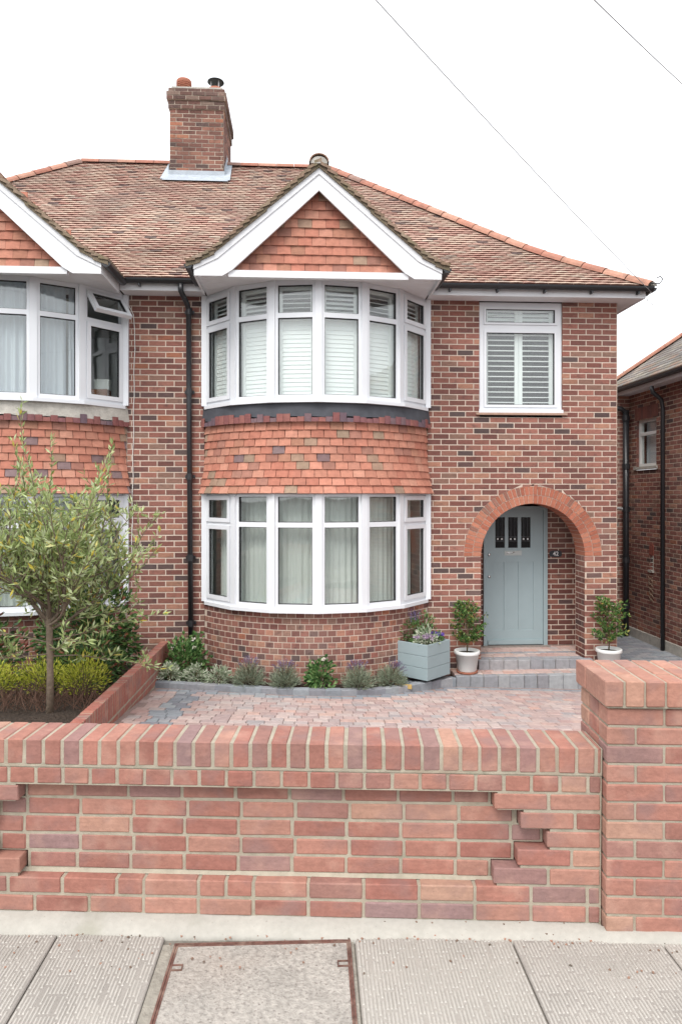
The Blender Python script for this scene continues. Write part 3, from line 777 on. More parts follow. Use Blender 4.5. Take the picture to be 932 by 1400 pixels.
# --- bays
BVX = [-1.465,-1.045,-.56,0,.56,1.045,1.465]; BVY = [0,-.475,-.735,-.825,-.735,-.475,0]
def bay_frame(i, cx, grow=0):
    A = Vector((cx+BVX[i], BVY[i], 0)); B = Vector((cx+BVX[i+1], BVY[i+1], 0)); T = (B-A); L = T.length; T.normalize()
    return fr((A.x, A.y, 0), (T.y, -T.x, 0)), L
def bay_window(parent, cx, z0, zt, z1, zs0, zs1, openvent=False):
    # z0 bottom of frame, z1 head, zt transom centre, zs0..zs1 sill slab
    b = MB()
    for i in range(6):
        M, L = bay_frame(i, cx)
        sash(b, M, .02, L-.02, z0, z1, .055, .0, .07)
        b.box(.075, L-.075, .0, .07, zt-.03, zt+.03, M=M)
    # sill slab: polygon offset outwards
    def outl(off):
        pts = []
        for i in range(7):
            n_ = Vector((BVX[i]*.9, BVY[i]-.35, 0)).normalized() if 0 < i < 6 else Vector((0,-1,0))
            pts.append((cx+BVX[i]+n_.x*off, BVY[i]+n_.y*off))
        return pts
    top = outl(.055); 
    poly = [(x, y, zs1) for x, y in top]+[(cx+1.465,.02,zs1),(cx-1.465,.02,zs1)]
    b.prism(poly, (0,0,zs0-zs1))
    bw = b.build('bay_window', WHITE, parent)
    for i in range(7):
        m = MB(); 
        if i in (0, 6):
            s_ = -1 if i == 0 else 1
            m.box(cx+BVX[i]-.035, cx+BVX[i]+.035, -.055, .05, z0, z1)
        else:
            nn = Vector((BVX[i]*.9, BVY[i]-.35, 0)).normalized()
            MM = fr((cx+BVX[i]+nn.x*.012, BVY[i]+nn.y*.012, 0), nn); m.box(-.042, .042, 0, .09, z0, z1, M=MM)
        m.build('mullion', WHITE, bw)
    for i in range(6):
        M, L = bay_frame(i, cx)
        for up, (za, zb_) in enumerate(((z0+.055, zt-.03), (zt+.03, z1-.055))):
            xa, xb = .075, L-.075
            if i in (0, 5):
                MS = M
                opened = openvent and i == 5 and up == 1
                if opened:      # top hung vent swung outwards about its head
                    MS = M @ Matrix.Translation((0, 0, zb_)) @ Matrix.Rotation(R(-38), 4, 'X') @ Matrix.Translation((0, 0, -zb_))
                s_ = MB(); sash(s_, MS, xa-.012, xb+.012, za-.010, zb_+.010, .052, -.018, .035); s_.build('casement', WHITE, bw)
                s_ = MB(); sash(s_, MS, xa+.038, xb-.038, za+.04, zb_-.04, .006, -.006, .03); s_.build('gasket', GASK, bw)
                p = MB(); p.box(xa+.038, xb-.038, .008, .016, za+.04, zb_-.04, M=MS); p.build('pane', GLASS, bw)
            else:
                s_ = MB(); sash(s_, M, xa, xb, za, zb_, .007, .012, .05); s_.build('gasket', GASK, bw)
                p = MB(); p.box(xa, xb, .026, .034, za, zb_, M=M); p.build('pane', GLASS, bw)
    return bw
def bay_slab(mb, cx, z0, z1, shrink=.07):
    k = 1-shrink
    poly = [(cx+x*k, y*k, z1) for x, y in zip(BVX, BVY)]+[(cx+1.465*k,.12,z1),(cx-1.465*k,.12,z1)]
    mb.prism(poly, (0,0,z0-z1))
def arc_pt(t, off, sag=.80, half=1.465):      # t in -1..1 along the curved bay
    Rr = (half*half+sag*sag)/(2*sag); a = math.asin(half/Rr)*t
    return Vector((math.sin(a)*(Rr+off), -(math.cos(a)*(Rr+off)-(Rr-sag)), 0)), a, Rr
def arc_len(off, sag=.80, half=1.465):
    Rr = (half*half+sag*sag)/(2*sag); return 2*math.asin(half/Rr)*(Rr+off)
def tile_mesh(w_, h_, th, m, var):
    k = ('tile', round(w_,3), round(h_,3), m.name, var)
    if k in _cache: return _cache[k]
    r_ = random.Random(var*31+int(w_*1000)); b = MB(); j = lambda q=.0018: r_.uniform(-q, q)
    camb = .003+r_.uniform(0,.002)
    # three columns so that the tile has a slight cross camber
    vs_ = []
    for z_, y_ in ((0, 0), (h_, .010)):
        for x_, c_ in ((-w_/2, camb), (0, 0), (w_/2, camb)):
            vs_.append((x_+j(.001), y_+c_, z_+j(.0015)))
    bk = [(x_, y_+th, z_) for x_, y_, z_ in vs_]
    fs_ = [(0,1,4,3),(1,2,5,4),(0,6,7,1),(1,7,8,2),(6,0,3,9),(2,8,11,5),(3,4,10,9),(4,5,11,10)]
    b.raw(vs_+bk, fs_); me = _cache[k] = b.mesh('tile', m)
    if m.name.startswith('roof_tile'):      # weathered face; unweathered tail edge also darkened to draw the shade between courses
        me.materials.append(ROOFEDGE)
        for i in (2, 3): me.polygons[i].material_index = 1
    return me
def apron(parent, cx, ztop, zbot, rows, flashmat, red):
    b = MB(); n = 40; bk = []
    for zz, off in ((zbot+.01, .06), (zbot+.3, -.0), (ztop+.02, -.03)):
        bk.append([arc_pt(-1.0+2*i/n, off)[0]+Vector((cx,0,zz)) for i in range(n+1)])
    for A, B in zip(bk[:-1], bk[1:]):
        for i in range(n): b.poly([A[i], A[i+1], B[i+1], B[i]])
    ap = b.build('tile_hanging', mat('batten_board', (.05,.04,.035)), parent)
    gauge = (ztop-zbot)/rows
    for r in range(rows):
        z = zbot+r*gauge
        t_ = r/rows; off = .012+.085*max(0, 1-t_*1.9)**1.6
        L = arc_len(off); n_ = L/.158; x = -(.5 if r % 2 else 0)
        while x < n_-.02:
            a, bb = max(x, 0), min(x+1, n_); x += 1
            if bb-a < .12: continue
            wid = (bb-a)*.158-.004
            p, an, Rr = arc_pt(-1+2*((a+bb)/2)/n_, off)
            nrm = Vector((math.sin(an), -math.cos(an), 0))
            flare = .10+.30*max(0, 1-t_*2.2)
            MM = fr((cx+p.x, p.y, z+rnd.uniform(-.002,.002)), nrm) @ Matrix.Rotation(-flare+rnd.uniform(-.012,.012), 4, 'X') @ Matrix.Rotation(rnd.uniform(-.012,.012), 4, 'Y')
            link('tile', tile_mesh(round(wid,2), gauge+.035, .016, M_['tile'][0], rnd.randrange(5)), ap, True, MM, tilep())
    # flashing band between sill and tiles
    fm = MB(); n = 60
    for i in range(n):
        P = []
        for k in (i, i+1):
            t = -1.01+2.02*k/n
            jag = .016*noise.noise((t*9, cx, 2))+.010*noise.noise((t*31, cx, 5))
            P.append((arc_pt(t, .034)[0]+Vector((cx,0,ztop+.06+jag)), arc_pt(t, .022)[0]+Vector((cx,0,ztop+.15+.006*noise.noise((t*6,1,cx)))), arc_pt(t, .012)[0]+Vector((cx,0,ztop+.25))))
        fm.poly([P[0][0], P[1][0], P[1][1], P[0][1]]); fm.poly([P[0][1], P[1][1], P[1][2], P[0][2]])
    fl = fm.build('flashing', flashmat, parent)
    # row of old tile stubs under it
    L = arc_len(.02); n_ = int(L/.082)
    for k in range(n_):
        p, an, Rr = arc_pt(-1+2*(k+.5)/n_, .052)
        hh = rnd.choice([.05,.06,.075,.095,.11]); c = rnd.choice([lin(124,84,86),lin(104,86,94),lin(140,92,86),lin(114,92,96),lin(128,82,80)])
        MM = fr((cx+p.x, p.y-.0, ztop-.004), (math.sin(an), -math.cos(an), 0)) @ Matrix.Rotation(.10, 4, 'X')
        link('tile_stub', tile_mesh(.080, hh, .010, M_['tile'][0], rnd.randrange(5)), fl, True, MM, c)
def bay(parent, cx, left=False):
    up = bay_window(parent, cx, 2.915, 3.928, 4.345, 2.872, 2.915, openvent=left)
    lo = bay_window(parent, cx, .385, 1.399, 1.795, .342, .385)
    b = MB(); bay_slab(b, cx, 1.79, 1.83); bay_slab(b, cx, 2.80, 2.872, .07); bay_slab(b, cx, .27, .342, .10)
    b.build('bay_deck', mat('bay_board', (.5,.5,.48)), parent)
    apron(parent, cx, 2.645, 1.785, 9, RENDER if left else FELT, True)
    # curved brick stall riser, headers
    mort = MB(); F = Field('simple', .003); n = 60; SG, HF = .745, 1.466
    A = [arc_pt(-1+2*i/n, -.003, SG, HF)[0]+Vector((cx,0,0)) for i in range(n+1)]
    for i in range(n): mort.poly([(A[i].x,A[i].y,-.75),(A[i+1].x,A[i+1].y,-.75),(A[i+1].x,A[i+1].y,.342),(A[i].x,A[i].y,.342)])
    bw = mort.build('bay_wall', MORT, parent)
    L = arc_len(0, SG, HF); nh = int(round(L/.1115)); rows_ = 14
    for r in range(rows_):
        z = .340-(r+.5)*CO
        for k in range(nh+(r % 2)):
            u = (k+.5)/nh if r % 2 == 0 else k/nh
            if u < .005 or u > .995: continue
            p, an, Rr = arc_pt(-1+2*u, 0, SG, HF)
            F.add(fr((cx+p.x, p.y, z), (math.sin(an), -math.cos(an), 0)) @ Matrix.Rotation(rnd.uniform(-.01,.01), 4, 'Y'), .102, .05, .065, hp())
    F.finish(bw, 'brick', 'brickwork', *M_['house_brick'], 300 if not left else 60, key=lambda q: (q[0].translation-Vector((cx+.1,-.9,.1))).length)
    room(cx-1.40, cx+1.40, -.2, 1.79, 2.4, parent); room(cx-1.40, cx+1.40, 2.5, 4.33, 2.4, parent)
    return up, lo
upR, loR = bay(h42, CXR)
upL, loL = bay(hL, CXL, True)

# shutters inside the upper bay of number 42
for i in range(6):
    M, L = bay_frame(i, CXR)
    b = MB(); xa, xb = .065, L-.065
    sash(b, M, xa, xb, 2.94, 4.30, .045, .10, .13); b.box(xa+.045, xb-.045, .10, .13, 3.89, 3.965, M=M)
    b.build('shutter_frame', SHUT, upR)
    lm = MB(); lm.box(-(xb-xa)/2+.045, (xb-xa)/2-.045, -.031, .031, -.004, .004); me = lm.mesh('louvre', SHUT)
    z = 3.01
    while z < 3.87:
        link('louvre', me, upR, True, M @ Matrix.Translation(((xa+xb)/2, .128, z)) @ Matrix.Rotation(R(80), 4, 'X')); z += .053
    z = 3.995
    while z < 4.25:
        link('louvre', me, upR, True, M @ Matrix.Translation(((xa+xb)/2, .128, z)) @ Matrix.Rotation(R(20 if i in (2,4) else 35), 4, 'X')); z += .055
# net curtains
def curtain(name, label, m, cx, t0, t1, z0, z1, off, amp, wl, lean=0, group=None):
    b = MB(); n = int(220*(t1-t0)/2)+8; nz = 14
    for j in range(nz+1):
        for i in range(n+1):
            t = t0+(t1-t0)*i/n; p, an, Rr = arc_pt(t, 0, .80, 1.40)
            s_ = an*Rr; k = amp*(math.sin(s_*2*math.pi/wl+1.3*noise.noise((s_*3,1,cx)))+.5*noise.noise((s_*14, 3, cx)))*(.8+.4*j/nz)
            q, _, _ = arc_pt(t-lean*(1-j/nz)*(t-t0), off+k, .80, 1.40)
            b.v.append((cx+q.x, q.y, z1+(z0-z1)*j/nz))
    for j in range(nz):
        for i in range(n):
            k = j*(n+1)+i; b.f.append((k, k+1, k+n+2, k+n+1)); b.c.append(None)
    return tag(b.build(name, m, None, True), label, 'curtain', group)
for k, (t0, t1, lab) in enumerate([(-1.0,-.03,'sheer white net curtain in the ground floor bay half beside the downpipe'),(-.015,1.0,'sheer white net curtain in the ground floor bay half beside the planter')]):
    curtain('net_curtain', lab, NET, CXR, t0, t1, .40, 1.77, -.17, .014, .085)
curtain('net_curtain', 'pale blue net curtain hanging in the upper bay beside the open vent', NETB, CXL, -.9, .58, 2.93, 4.32, -.17, .016, .10)
curtain('net_curtain', 'narrow gathered net curtain drawn aside behind the open vent window', NETB, CXL, .60, .80, 2.93, 4.32, -.16, .02, .06, lean=.7)
curtain('net_curtain', 'white net curtain in the ground floor bay behind the olive tree', NET, CXL, -.9, .9, .40, 1.77, -.17, .014, .09)
b = MB(); b.box(CXL+1.02, CXL+1.22, -.02, .18, 2.935, 3.13); tag(b.build('cardboard_box', mat('cardboard', lin(150,100,72), n1=(20,.08)), None), 'brown cardboard box standing inside the adjoining house upper bay', 'box')
bx = MB(); bx.box(CXL+1.06, CXL+1.24, -.01, .12, 3.132, 3.25); bx.box(CXL+1.055, CXL+1.245, -.015, .125, 3.232, 3.258)
tag(bx.build('storage_box', mat('white_card', (.7,.7,.66)), None), 'small white storage box on the brown box behind the bay glass', 'box')

# --- eaves: fascia, soffit, gutters
def gutter(name, pts, parent, r_=.057):
    b = MB(); P = [Vector(p) for p in pts]; n = 9; rings = []
    for i, p in enumerate(P):
        d = (P[min(i+1,len(P)-1)]-P[max(i-1,0)]).normalized(); s_ = Vector((0,0,1)).cross(d).normalized()
        out = []
        for rr in (r_, r_-.006):
            for j in range(n): 
                a = math.pi+math.pi*j/(n-1); out.append(p+s_*math.cos(a)*rr+Vector((0,0,math.sin(a)*rr)))
        rings.append(out)
    k = len(b.v)
    for rg in rings: b.v += [tuple(q) for q in rg]
    for i in range(len(P)-1):
        o_, q_ = i*2*n, (i+1)*2*n
        for j in range(n-1):
            b.f.append((o_+j, o_+j+1, q_+j+1, q_+j)); b.c.append(None); b.f.append((o_+n+j, q_+n+j, q_+n+j+1, o_+n+j+1)); b.c.append(None)
        for j in (0, n-1): b.f.append((o_+j, q_+j, q_+n+j, o_+n+j)); b.c.append(None)
    for e in (0, len(P)-1):
        o_ = e*2*n; f = [o_+j for j in range(n)]; b.f.append(tuple(f)); b.c.append(None)
    return b.build(name, BLACK, parent)
ED = 4.50
def eaves(parent, xa, xb, endright=False):
    b = MB(); b.box(xa, xb, -.27, -.245, 4.345, 4.50)
    b.build('fascia', PAINT, parent)
    b = MB(); b.box(xa, xb, -.245, .0, 4.352, 4.366); b.build('soffit', PAINT, parent)
    gt = gutter('gutter', [(xa, -.335, 4.47), (xb+(.06 if endright else 0), -.335, 4.47)], parent)
    x = xa+.25
    while x < xb-.1:
        k = MB(); k.box(x-.012, x+.012, -.345, -.27, 4.385, 4.425); k.build('bracket', BLACK, gt); x += .62
GHW = 1.50     # half width of the gable at its foot
eaves(h42, CXR+GHW-.05, 4.50, True)
eaves(h42, XP, CXR-GHW+.05)
eaves(hL, CXL+GHW-.05, XP-.002)
b = MB(); b.box(4.475, 4.50, -.245, 8.2, 4.345, 4.50); b.build('fascia', PAINT, h42)
b = MB(); b.box(XR+.01, 4.475, .002, 8.2, 4.352, 4.366); b.build('soffit', PAINT, h42)
gutter('gutter', [(4.565,-.33,4.47),(4.565,8.2,4.47)], h42)

# --- main roof
def rz(s): 
    k = .70; S = 4.08; H_ = 3.35; s0 = 1.1
    up = (H_-k*s0)/(S-s0)
    blend = max(-.35, min(.35, s-s0)); base = ED+k*s if s < s0 else ED+k*s0+up*(s-s0)
    if abs(s-s0) < .35: base = ED+k*s+(up-k)*(blend+.35)**2/(4*.35)
    return base
YE = -.33; XE_R = 4.53; XE_L = 2*XP-XE_R
def sheet(parent, pts_rows):
    b = MB()
    for A, B in zip(pts_rows[:-1], pts_rows[1:]): b.poly([A[0], A[1], B[1], B[0]])
    return b
SS = [0,.4,.75,1.1,1.45,2.0,3.0,4.08]
UNDER = mat('roofing_felt', (.06,.045,.04))
def roof(parent, xa_f, xb_f):      # x limits as functions of s
    b = MB(); rows_ = [[(xa_f(s), YE+s, rz(s)-.035), (xb_f(s), YE+s, rz(s)-.035)] for s in SS]
    for A, B in zip(rows_[:-1], rows_[1:]): b.poly([A[0], A[1], B[1], B[0]])
    rows_ = [[(xb_f(s), YE+8.16-s, rz(s)-.035), (xa_f(s), YE+8.16-s, rz(s)-.035)] for s in SS]
    for A, B in zip(rows_[:-1], rows_[1:]): b.poly([A[0], A[1], B[1], B[0]])
    return b
b = roof(h42, lambda s: XP, lambda s: XE_R-s)
for A, B in zip(SS[:-1], SS[1:]): b.poly([(XE_R-A,YE+A,rz(A)-.035),(XE_R-A,YE+8.16-A,rz(A)-.035),(XE_R-B,YE+8.16-B,rz(B)-.035),(XE_R-B,YE+B,rz(B)-.035)])
roofR = b.build('roof', UNDER, h42)
b = roof(hL, lambda s: XE_L+s, lambda s: XP)
for A, B in zip(SS[:-1], SS[1:]): b.poly([(XE_L+A,YE+8.16-A,rz(A)-.035),(XE_L+A,YE+A,rz(A)-.035),(XE_L+B,YE+B,rz(B)-.035),(XE_L+B,YE+8.16-B,rz(B)-.035)])
roofL = b.build('roof', UNDER, hL)
# plain tiles course by course
TW, TG, TL_ = .165, .090, .17
class TileField:
    def __init__(s): s.p = []
    def finish(s, parent, limit, key):
        s.p.sort(key=key); rest = MB()
        for i, (M, w_, c) in enumerate(s.p):
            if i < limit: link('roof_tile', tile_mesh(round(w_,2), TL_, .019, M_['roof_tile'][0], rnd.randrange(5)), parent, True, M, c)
            else:
                me = tile_mesh(round(w_,2), TL_, .019, M_['roof_tile'][0], rnd.randrange(5))
                for e_ in (0, 1):
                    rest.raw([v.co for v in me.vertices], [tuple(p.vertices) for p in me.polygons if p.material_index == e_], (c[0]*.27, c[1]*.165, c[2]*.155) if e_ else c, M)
        r = rest.build('roof_tiles', M_['roof_tile'][1], parent); r['kind'] = 'stuff'
fR, fL = TileField(), TileField()
s = 0; row = 0
ROOFROWS = []
while s < 4.05:
    sl_ = (rz(s+.02)-rz(s-.02 if s > .02 else 0))/(.04 if s > .02 else s+.02); ang = math.atan(sl_)
    xl, xr = XE_L+s+.02, XE_R-s-.02
    sagr = .010*noise.noise((s*1.5, 4, 4))
    x = XP-math.ceil((XP-max(xl, -6.4))/TW)*TW+(TW/2 if row % 2 else 0)
    while x < xr:
        a, bb = max(x, xl), min(x+TW, xr); x += TW
        if bb-a < .03: continue
        xm_ = (a+bb)/2
        if -2.32 < xm_ < -1.38 and YE+s > 3.2-.1: continue
        # valleys under the bay gables are left to the gable roofs
        dip = .012*noise.noise((xm_*.7, s*.8, 3))+sagr+.02*math.exp(-((xm_+1.6)**2+(s-2.6)**2)/.8)*(-1)
        M = Matrix.Translation((xm_, YE+s, rz(s)+.012+dip+rnd.uniform(-.0008,.0008))) @ Matrix.Rotation(-(math.pi/2-ang)-.11+rnd.uniform(-.005,.005), 4, 'X') @ Matrix.Rotation(rnd.uniform(-.006,.006), 4, 'Y')
        (fR if xm_ > XP else fL).p.append((M, bb-a-.003, roofp()))
    s += TG*math.cos(ang); row += 1
hidden = lambda q: (abs(q[0].translation.x-CXR) < 1.5 or abs(q[0].translation.x-CXL) < 1.5) and q[0].translation.y < .6
fR.finish(roofR, 300, lambda q: (q[0].translation-CAMP).length+(50 if hidden(q) else 0))
fL.finish(roofL, 300, lambda q: (q[0].translation-CAMP).length+(50 if hidden(q) or q[0].translation.x < -4.6 else 0))
# hip slope tiles to the right (seen only from the side): stepped courses
b = MB(); s = 0
while s < 4.0:
    s1 = min(s+.085, 4.06); b.poly([(XE_R-s, YE+s, rz(s)+.012), (XE_R-s, YE+8.16-s, rz(s)+.012), (XE_R-s1, YE+8.16-s1, rz(s1)-.004), (XE_R-s1, YE+s1, rz(s1)-.004)], roofp()); s = s1
b.build('hip_courses', M_['roof_tile'][1], roofR)
# ridge and hip tiles: half round
def half_round(l, r_, th=.014, n=8):
    b = MB(); 
    for i, x in enumerate((0, l)):
        for rr in (r_, r_-th):
            for j in range(n+1):
                a = math.pi*j/n; b.v.append((x, math.cos(a)*rr, math.sin(a)*rr*.85))
    m = n+1
    for j in range(n):
        b.f += [(j, 2*m+j, 2*m+j+1, j+1), (m+j, m+j+1, 3*m+j+1, 3*m+j), (j, j+1, m+j+1, m+j), (2*m+j, 3*m+j, 3*m+j+1, 2*m+j+1)]; b.c += [None]*4
    return b
RT = half_round(.318, .105).mesh('ridge_tile', RIDGE, False)
ridgep = palette([(lin(172,126,108),4),(lin(164,114,98),3),(lin(180,136,118),2),(lin(146,118,108),1)], .06)
def ridge_line(parent, A, B, name='ridge_tile', start=0):
    A, B = Vector(A), Vector(B); T = (B-A); L = T.length; T.normalize()
    Y_ = Vector((0,0,1)).cross(T).normalized(); Zz = T.cross(Y_); x = start
    while x < L-.05:
        p = A+T*x
        M = Matrix(((T.x,Y_.x,Zz.x,p.x),(T.y,Y_.y,Zz.y,p.y),(T.z,Y_.z,Zz.z,p.z-.045),(0,0,0,1))) @ Matrix.Rotation(rnd.uniform(-.01,.01), 4, 'Z')
        link(name, RT, parent, True, M, ridgep()); x += .325
RS = 4.08; RZ = rz(RS)
ridge_line(roofR, (XP, YE+RS, RZ), (XE_R-RS, YE+RS, RZ))
ridge_line(roofL, (XE_L+RS, YE+RS, RZ), (XP, YE+RS, RZ))
def hip(parent, f):
    pts = [f(s) for s in SS]; 
    for a, b_ in zip(SS[:-1], SS[1:]): pass
    # walk the curve in steps of one tile
    s = 0.0; L = .325
    while s < RS-.05:
        s1 = s
        p0 = Vector(f(s))
        while (Vector(f(s1))-p0).length < L and s1 < RS: s1 += .005
        p1 = Vector(f(min(s1, RS))); T = (p1-p0).normalized(); Y_ = Vector((0,0,1)).cross(T).normalized(); Zz = T.cross(Y_)
        M = Matrix(((T.x,Y_.x,Zz.x,p0.x),(T.y,Y_.y,Zz.y,p0.y),(T.z,Y_.z,Zz.z,p0.z-.03),(0,0,0,1))) @ Matrix.Rotation(.02, 4, 'Y') @ Matrix.Rotation(rnd.uniform(-.015,.015), 4, 'Z')
        link('hip_tile', RT, parent, True, M, ridgep()); s = s1
hip(roofR, lambda s: (XE_R-s, YE+s, rz(s)))
hip(roofL, lambda s: (XE_L+s, YE+s, rz(s)))
b = MB(); b.tube([(4.50,-.40,4.50),(4.60,-.44,4.49),(4.63,-.46,4.54),(4.60,-.45,4.58),(4.56,-.43,4.56)], .007, 6); b.build('hip_iron', mat('iron', (.03,.028,.027), rough=.6), roofR)
b = MB()
for k in range(9):
    a = math.pi*k/8
b.prism([(4.53+.085*math.cos(math.pi*k/8)*.7, -.335-.085*math.cos(math.pi*k/8)*.7, 4.47+.075*math.sin(math.pi*k/8)) for k in range(9)], (-.05,.05,.03)); b.build('hip_end_mortar', RENDER, roofR)

# --- bay gables
BARGE_OUT = [(0,5.604),(1.205,4.567),(1.445,4.432),(1.44,4.295),(1.12,4.297),(1.008,4.365),(0,5.312)]
YB = -1.06
def gable(parent, cx):
    # tiled triangle
    b = MB(); b.poly([(cx-1.25,-.93,4.36),(cx+1.25,-.93,4.36),(cx,-.93,5.50)]); gw_ = b.build('gable_wall', mat('gable_board', (.05,.04,.035)), parent)
    rows_ = 10; z0 = 4.385; ga = .1065
    for r in range(rows_):
        z = z0+r*ga; hw = min(1.2, (5.50-z)/.86)
        x = -math.ceil(hw/.163)*.163-(.08 if r % 2 else 0)
        while x < hw:
            if x+.163 > -hw:
                MM = fr((cx+x+.0815, -.955, z+rnd.uniform(-.002,.002)), (0,-1,0)) @ Matrix.Rotation(-.10+rnd.uniform(-.012,.012), 4, 'X') @ Matrix.Rotation(rnd.uniform(-.012,.012), 4, 'Y')
                link('tile', tile_mesh(.16, ga+.03, .016, M_['tile'][0], rnd.randrange(5)), gw_, True, MM, tilep())
            x += .163
    # barge boards with a kicked foot
    pts = BARGE_OUT
    for sg in (-1, 1):
        b = MB(); P = [(cx+sg*x, YB, z) for x, z in pts]
        if sg > 0: P = P[::-1]
        b.prism(P[::-1] if False else P[::-1], (0,.03,0))
        bo = b.build('barge_board', PAINT, parent)
        t = MB()      # planted upper strip
        top = [(0,5.606),(1.206,4.569),(1.447,4.434)]; low = [(0,5.50),(1.17,4.497),(1.447,4.365)]
        for i in range(2):
            q = [(cx+sg*top[i][0], YB-.012, top[i][1]), (cx+sg*top[i+1][0], YB-.012, top[i+1][1]), (cx+sg*low[i+1][0], YB-.012, low[i+1][1]), (cx+sg*low[i][0], YB-.012, low[i][1])]
            t.prism(q if sg < 0 else q[::-1], (0,.0125,0))
        t.build('barge_strip', PAINT, bo)
        # soffit return box at the foot, side fascia running back
        f_ = MB(); x_ = cx+sg*1.425
        f_.box(min(x_, x_+sg*.02), max(x_, x_+sg*.02), YB+.03, -.27, 4.30, 4.44); f_.build('side_fascia', PAINT, parent)
        g_ = gutter('bay_gutter', [(cx+sg*1.505, YB-.03, 4.415), (cx+sg*1.505, -.335, 4.43)] , parent, .05)
    b = MB(); b.box(cx-1.05, cx+1.05, -1.035, -.965, 4.295, 4.375); b.build('beam', PAINT, parent)
    # boarded soffit, tongue and groove
    k = -1.42; 
    yb_ = YB+.03
    while yb_ < -.02:
        sb = MB(); sb.box(cx-1.424, cx+1.424, yb_+.001, min(yb_+.098, -.005), 4.347, 4.359); sb.build('soffit_board', PAINT, parent); yb_ += .10
    # roof slopes of the gable: laid as courses along the slope, running back to the main roof
    prof = [(0,5.655),(.6,5.14),(1.205,4.622),(1.36,4.528),(1.53,4.452)]
    def pzx(d):
        for (a, za), (c_, zc_) in zip(prof[:-1], prof[1:]):
            if a <= d <= c_: return za+(zc_-za)*(d-a)/(c_-a)
        return prof[-1][1]
    def yback(z):
        s = 0
        while s < RS and rz(s) < z: s += .01
        return YE+s+.05
    gr = MB(); d_ = 1.53; ts = []
    while d_ > .0:
        d2 = max(0, d_-.078); ts.append((d_, d2)); d_ = d2
    for sg in (-1, 1):
        for (da, db) in ts:
            za, zb_ = pzx(da), pzx(db)
            c = mixc(roofp(), lin(96,88,74), .45)
            y0_ = YB-.055+rnd.uniform(-.008,.008)
            P = [(cx+sg*da, y0_, za-.012), (cx+sg*(da+.012), y0_, za+.014), (cx+sg*(db-.03), y0_, zb_+.012), (cx+sg*(db-.03), y0_, zb_-.03)]
            c2 = mixc(c, lin(120,104,84), rnd.uniform(.2,.7))
            yb0, yb1 = yback(za), yback(zb_)
            Q = [(p[0], yb0 if i < 2 else yb1, p[2]) for i, p in enumerate(P)]
            n_ = 4
            gr.raw(P+Q, [(0,1,2,3)] if sg < 0 else [(3,2,1,0)], c2); gr.raw(P+Q, [(1,5,6,2),(2,6,7,3),(0,4,5,1)] , c)
        # bedding mortar / undercloak under the verge
        for i in range(len(prof)-1):
            (a, za), (c_, zc_) = prof[i], prof[i+1]
            y0_ = YB-.035
            gr.raw([(cx+sg*a,y0_,za-.085),(cx+sg*c_,y0_,zc_-.065),(cx+sg*c_,y0_,zc_+.002),(cx+sg*a,y0_,za+.002),
                    (cx+sg*a,y0_+.25,za-.085),(cx+sg*c_,y0_+.25,zc_-.065)], [(0,1,2,3),(4,5,1,0)], lin(118,106,90))
    gro = gr.build('gable_roof', MOSS, parent)
    b = half_round(.42, .125); b.v = [(v[1]+cx, v[0], v[2]+5.615) for v in b.v]
    cap = MB(); 
    L_ = 0; y_ = YB-.075
    RT2 = half_round(.40, .115).mesh('gable_ridge_tile', RIDGE)
    while y_ < .75:
        link('gable_ridge_tile', RT2, gro, True, Matrix.Translation((cx, y_, 5.615)) @ Matrix.Rotation(R(90), 4, 'Z'), mixc(ridgep(), lin(120,104,88), .7)); y_ += .405
    b = MB(); b.prism([(cx+.098*math.cos(math.pi*k/10), YB-.06, 5.60+.082*math.sin(math.pi*k/10)) for k in range(11)], (0,.06,0)); b.build('ridge_end', RENDER, gro)
gable(h42, CXR); gable(hL, CXL)

# --- chimney
chp = palette([(lin(124,88,78),4),(lin(110,78,70),4),(lin(138,100,86),2.5),(lin(90,74,70),2),(lin(150,102,82),1)])
ch = MB(); F = Field('simple', .003)
CX0_, CX1_, CYF, CYB, CZ0, CZ1 = -2.32, -1.38, 3.2, 4.45, 7.2, 8.70
HC = .0735
lay(F, fr((0,CYF,0), (0,-1,0)), CX0_, CX1_, CZ1-20*HC, CZ1, .225, HC, chp, mortar=ch)
lay(F, fr((CX1_,0,0), (1,0,0)), CYF+.002, CYB, CZ1-20*HC, CZ1, .225, HC, chp, mortar=ch, off=1)
lay(F, fr((CX0_,0,0), (-1,0,0)), -CYB, -CYF-.002, CZ1-20*HC, CZ1, .225, HC, chp, mortar=ch, off=1)
ch.poly([(CX1_,CYB,7),(CX0_,CYB,7),(CX0_,CYB,CZ1),(CX1_,CYB,CZ1)])
cp = palette([(lin(112,84,76),3),(lin(98,78,72),3),(lin(128,108,98),2)])
for k, (ov_, z_) in enumerate(((.022, CZ1-2*HC), (.05, CZ1), (.05, CZ1+HC), (.02, CZ1+2*HC))):
    za, zb_ = z_, z_+HC
    x0_, x1_, y0_, y1_ = CX0_-ov_, CX1_+ov_, CYF-ov_, CYB+ov_
    if k == 0: zb_ = CZ1
    ch.box(x0_+.006, x1_-.006, y0_+.006, y1_-.006, za+.002, zb_-.001)
    nr = max(1, int(round((zb_-za)/HC)))
    for r in range(nr):
        lay(F, fr((0,y0_,0), (0,-1,0)), x0_, x1_, za+r*HC, za+(r+1)*HC, .225, HC, cp, off=r+k)
        lay(F, fr((x1_,0,0), (1,0,0)), y0_+.002, y1_, za+r*HC, za+(r+1)*HC, .225, HC, cp, off=r+k)
        lay(F, fr((x0_,0,0), (-1,0,0)), -y1_, -y0_-.002, za+r*HC, za+(r+1)*HC, .225, HC, cp, off=r+k)
CT = CZ1+3*HC
cho = ch.build('chimney', mat('sooty_mortar', lin(172,158,144), n1=(8,.25), n2=(40,.15), stain=(3,.48,.66,lin(86,76,70),.7)), h42)
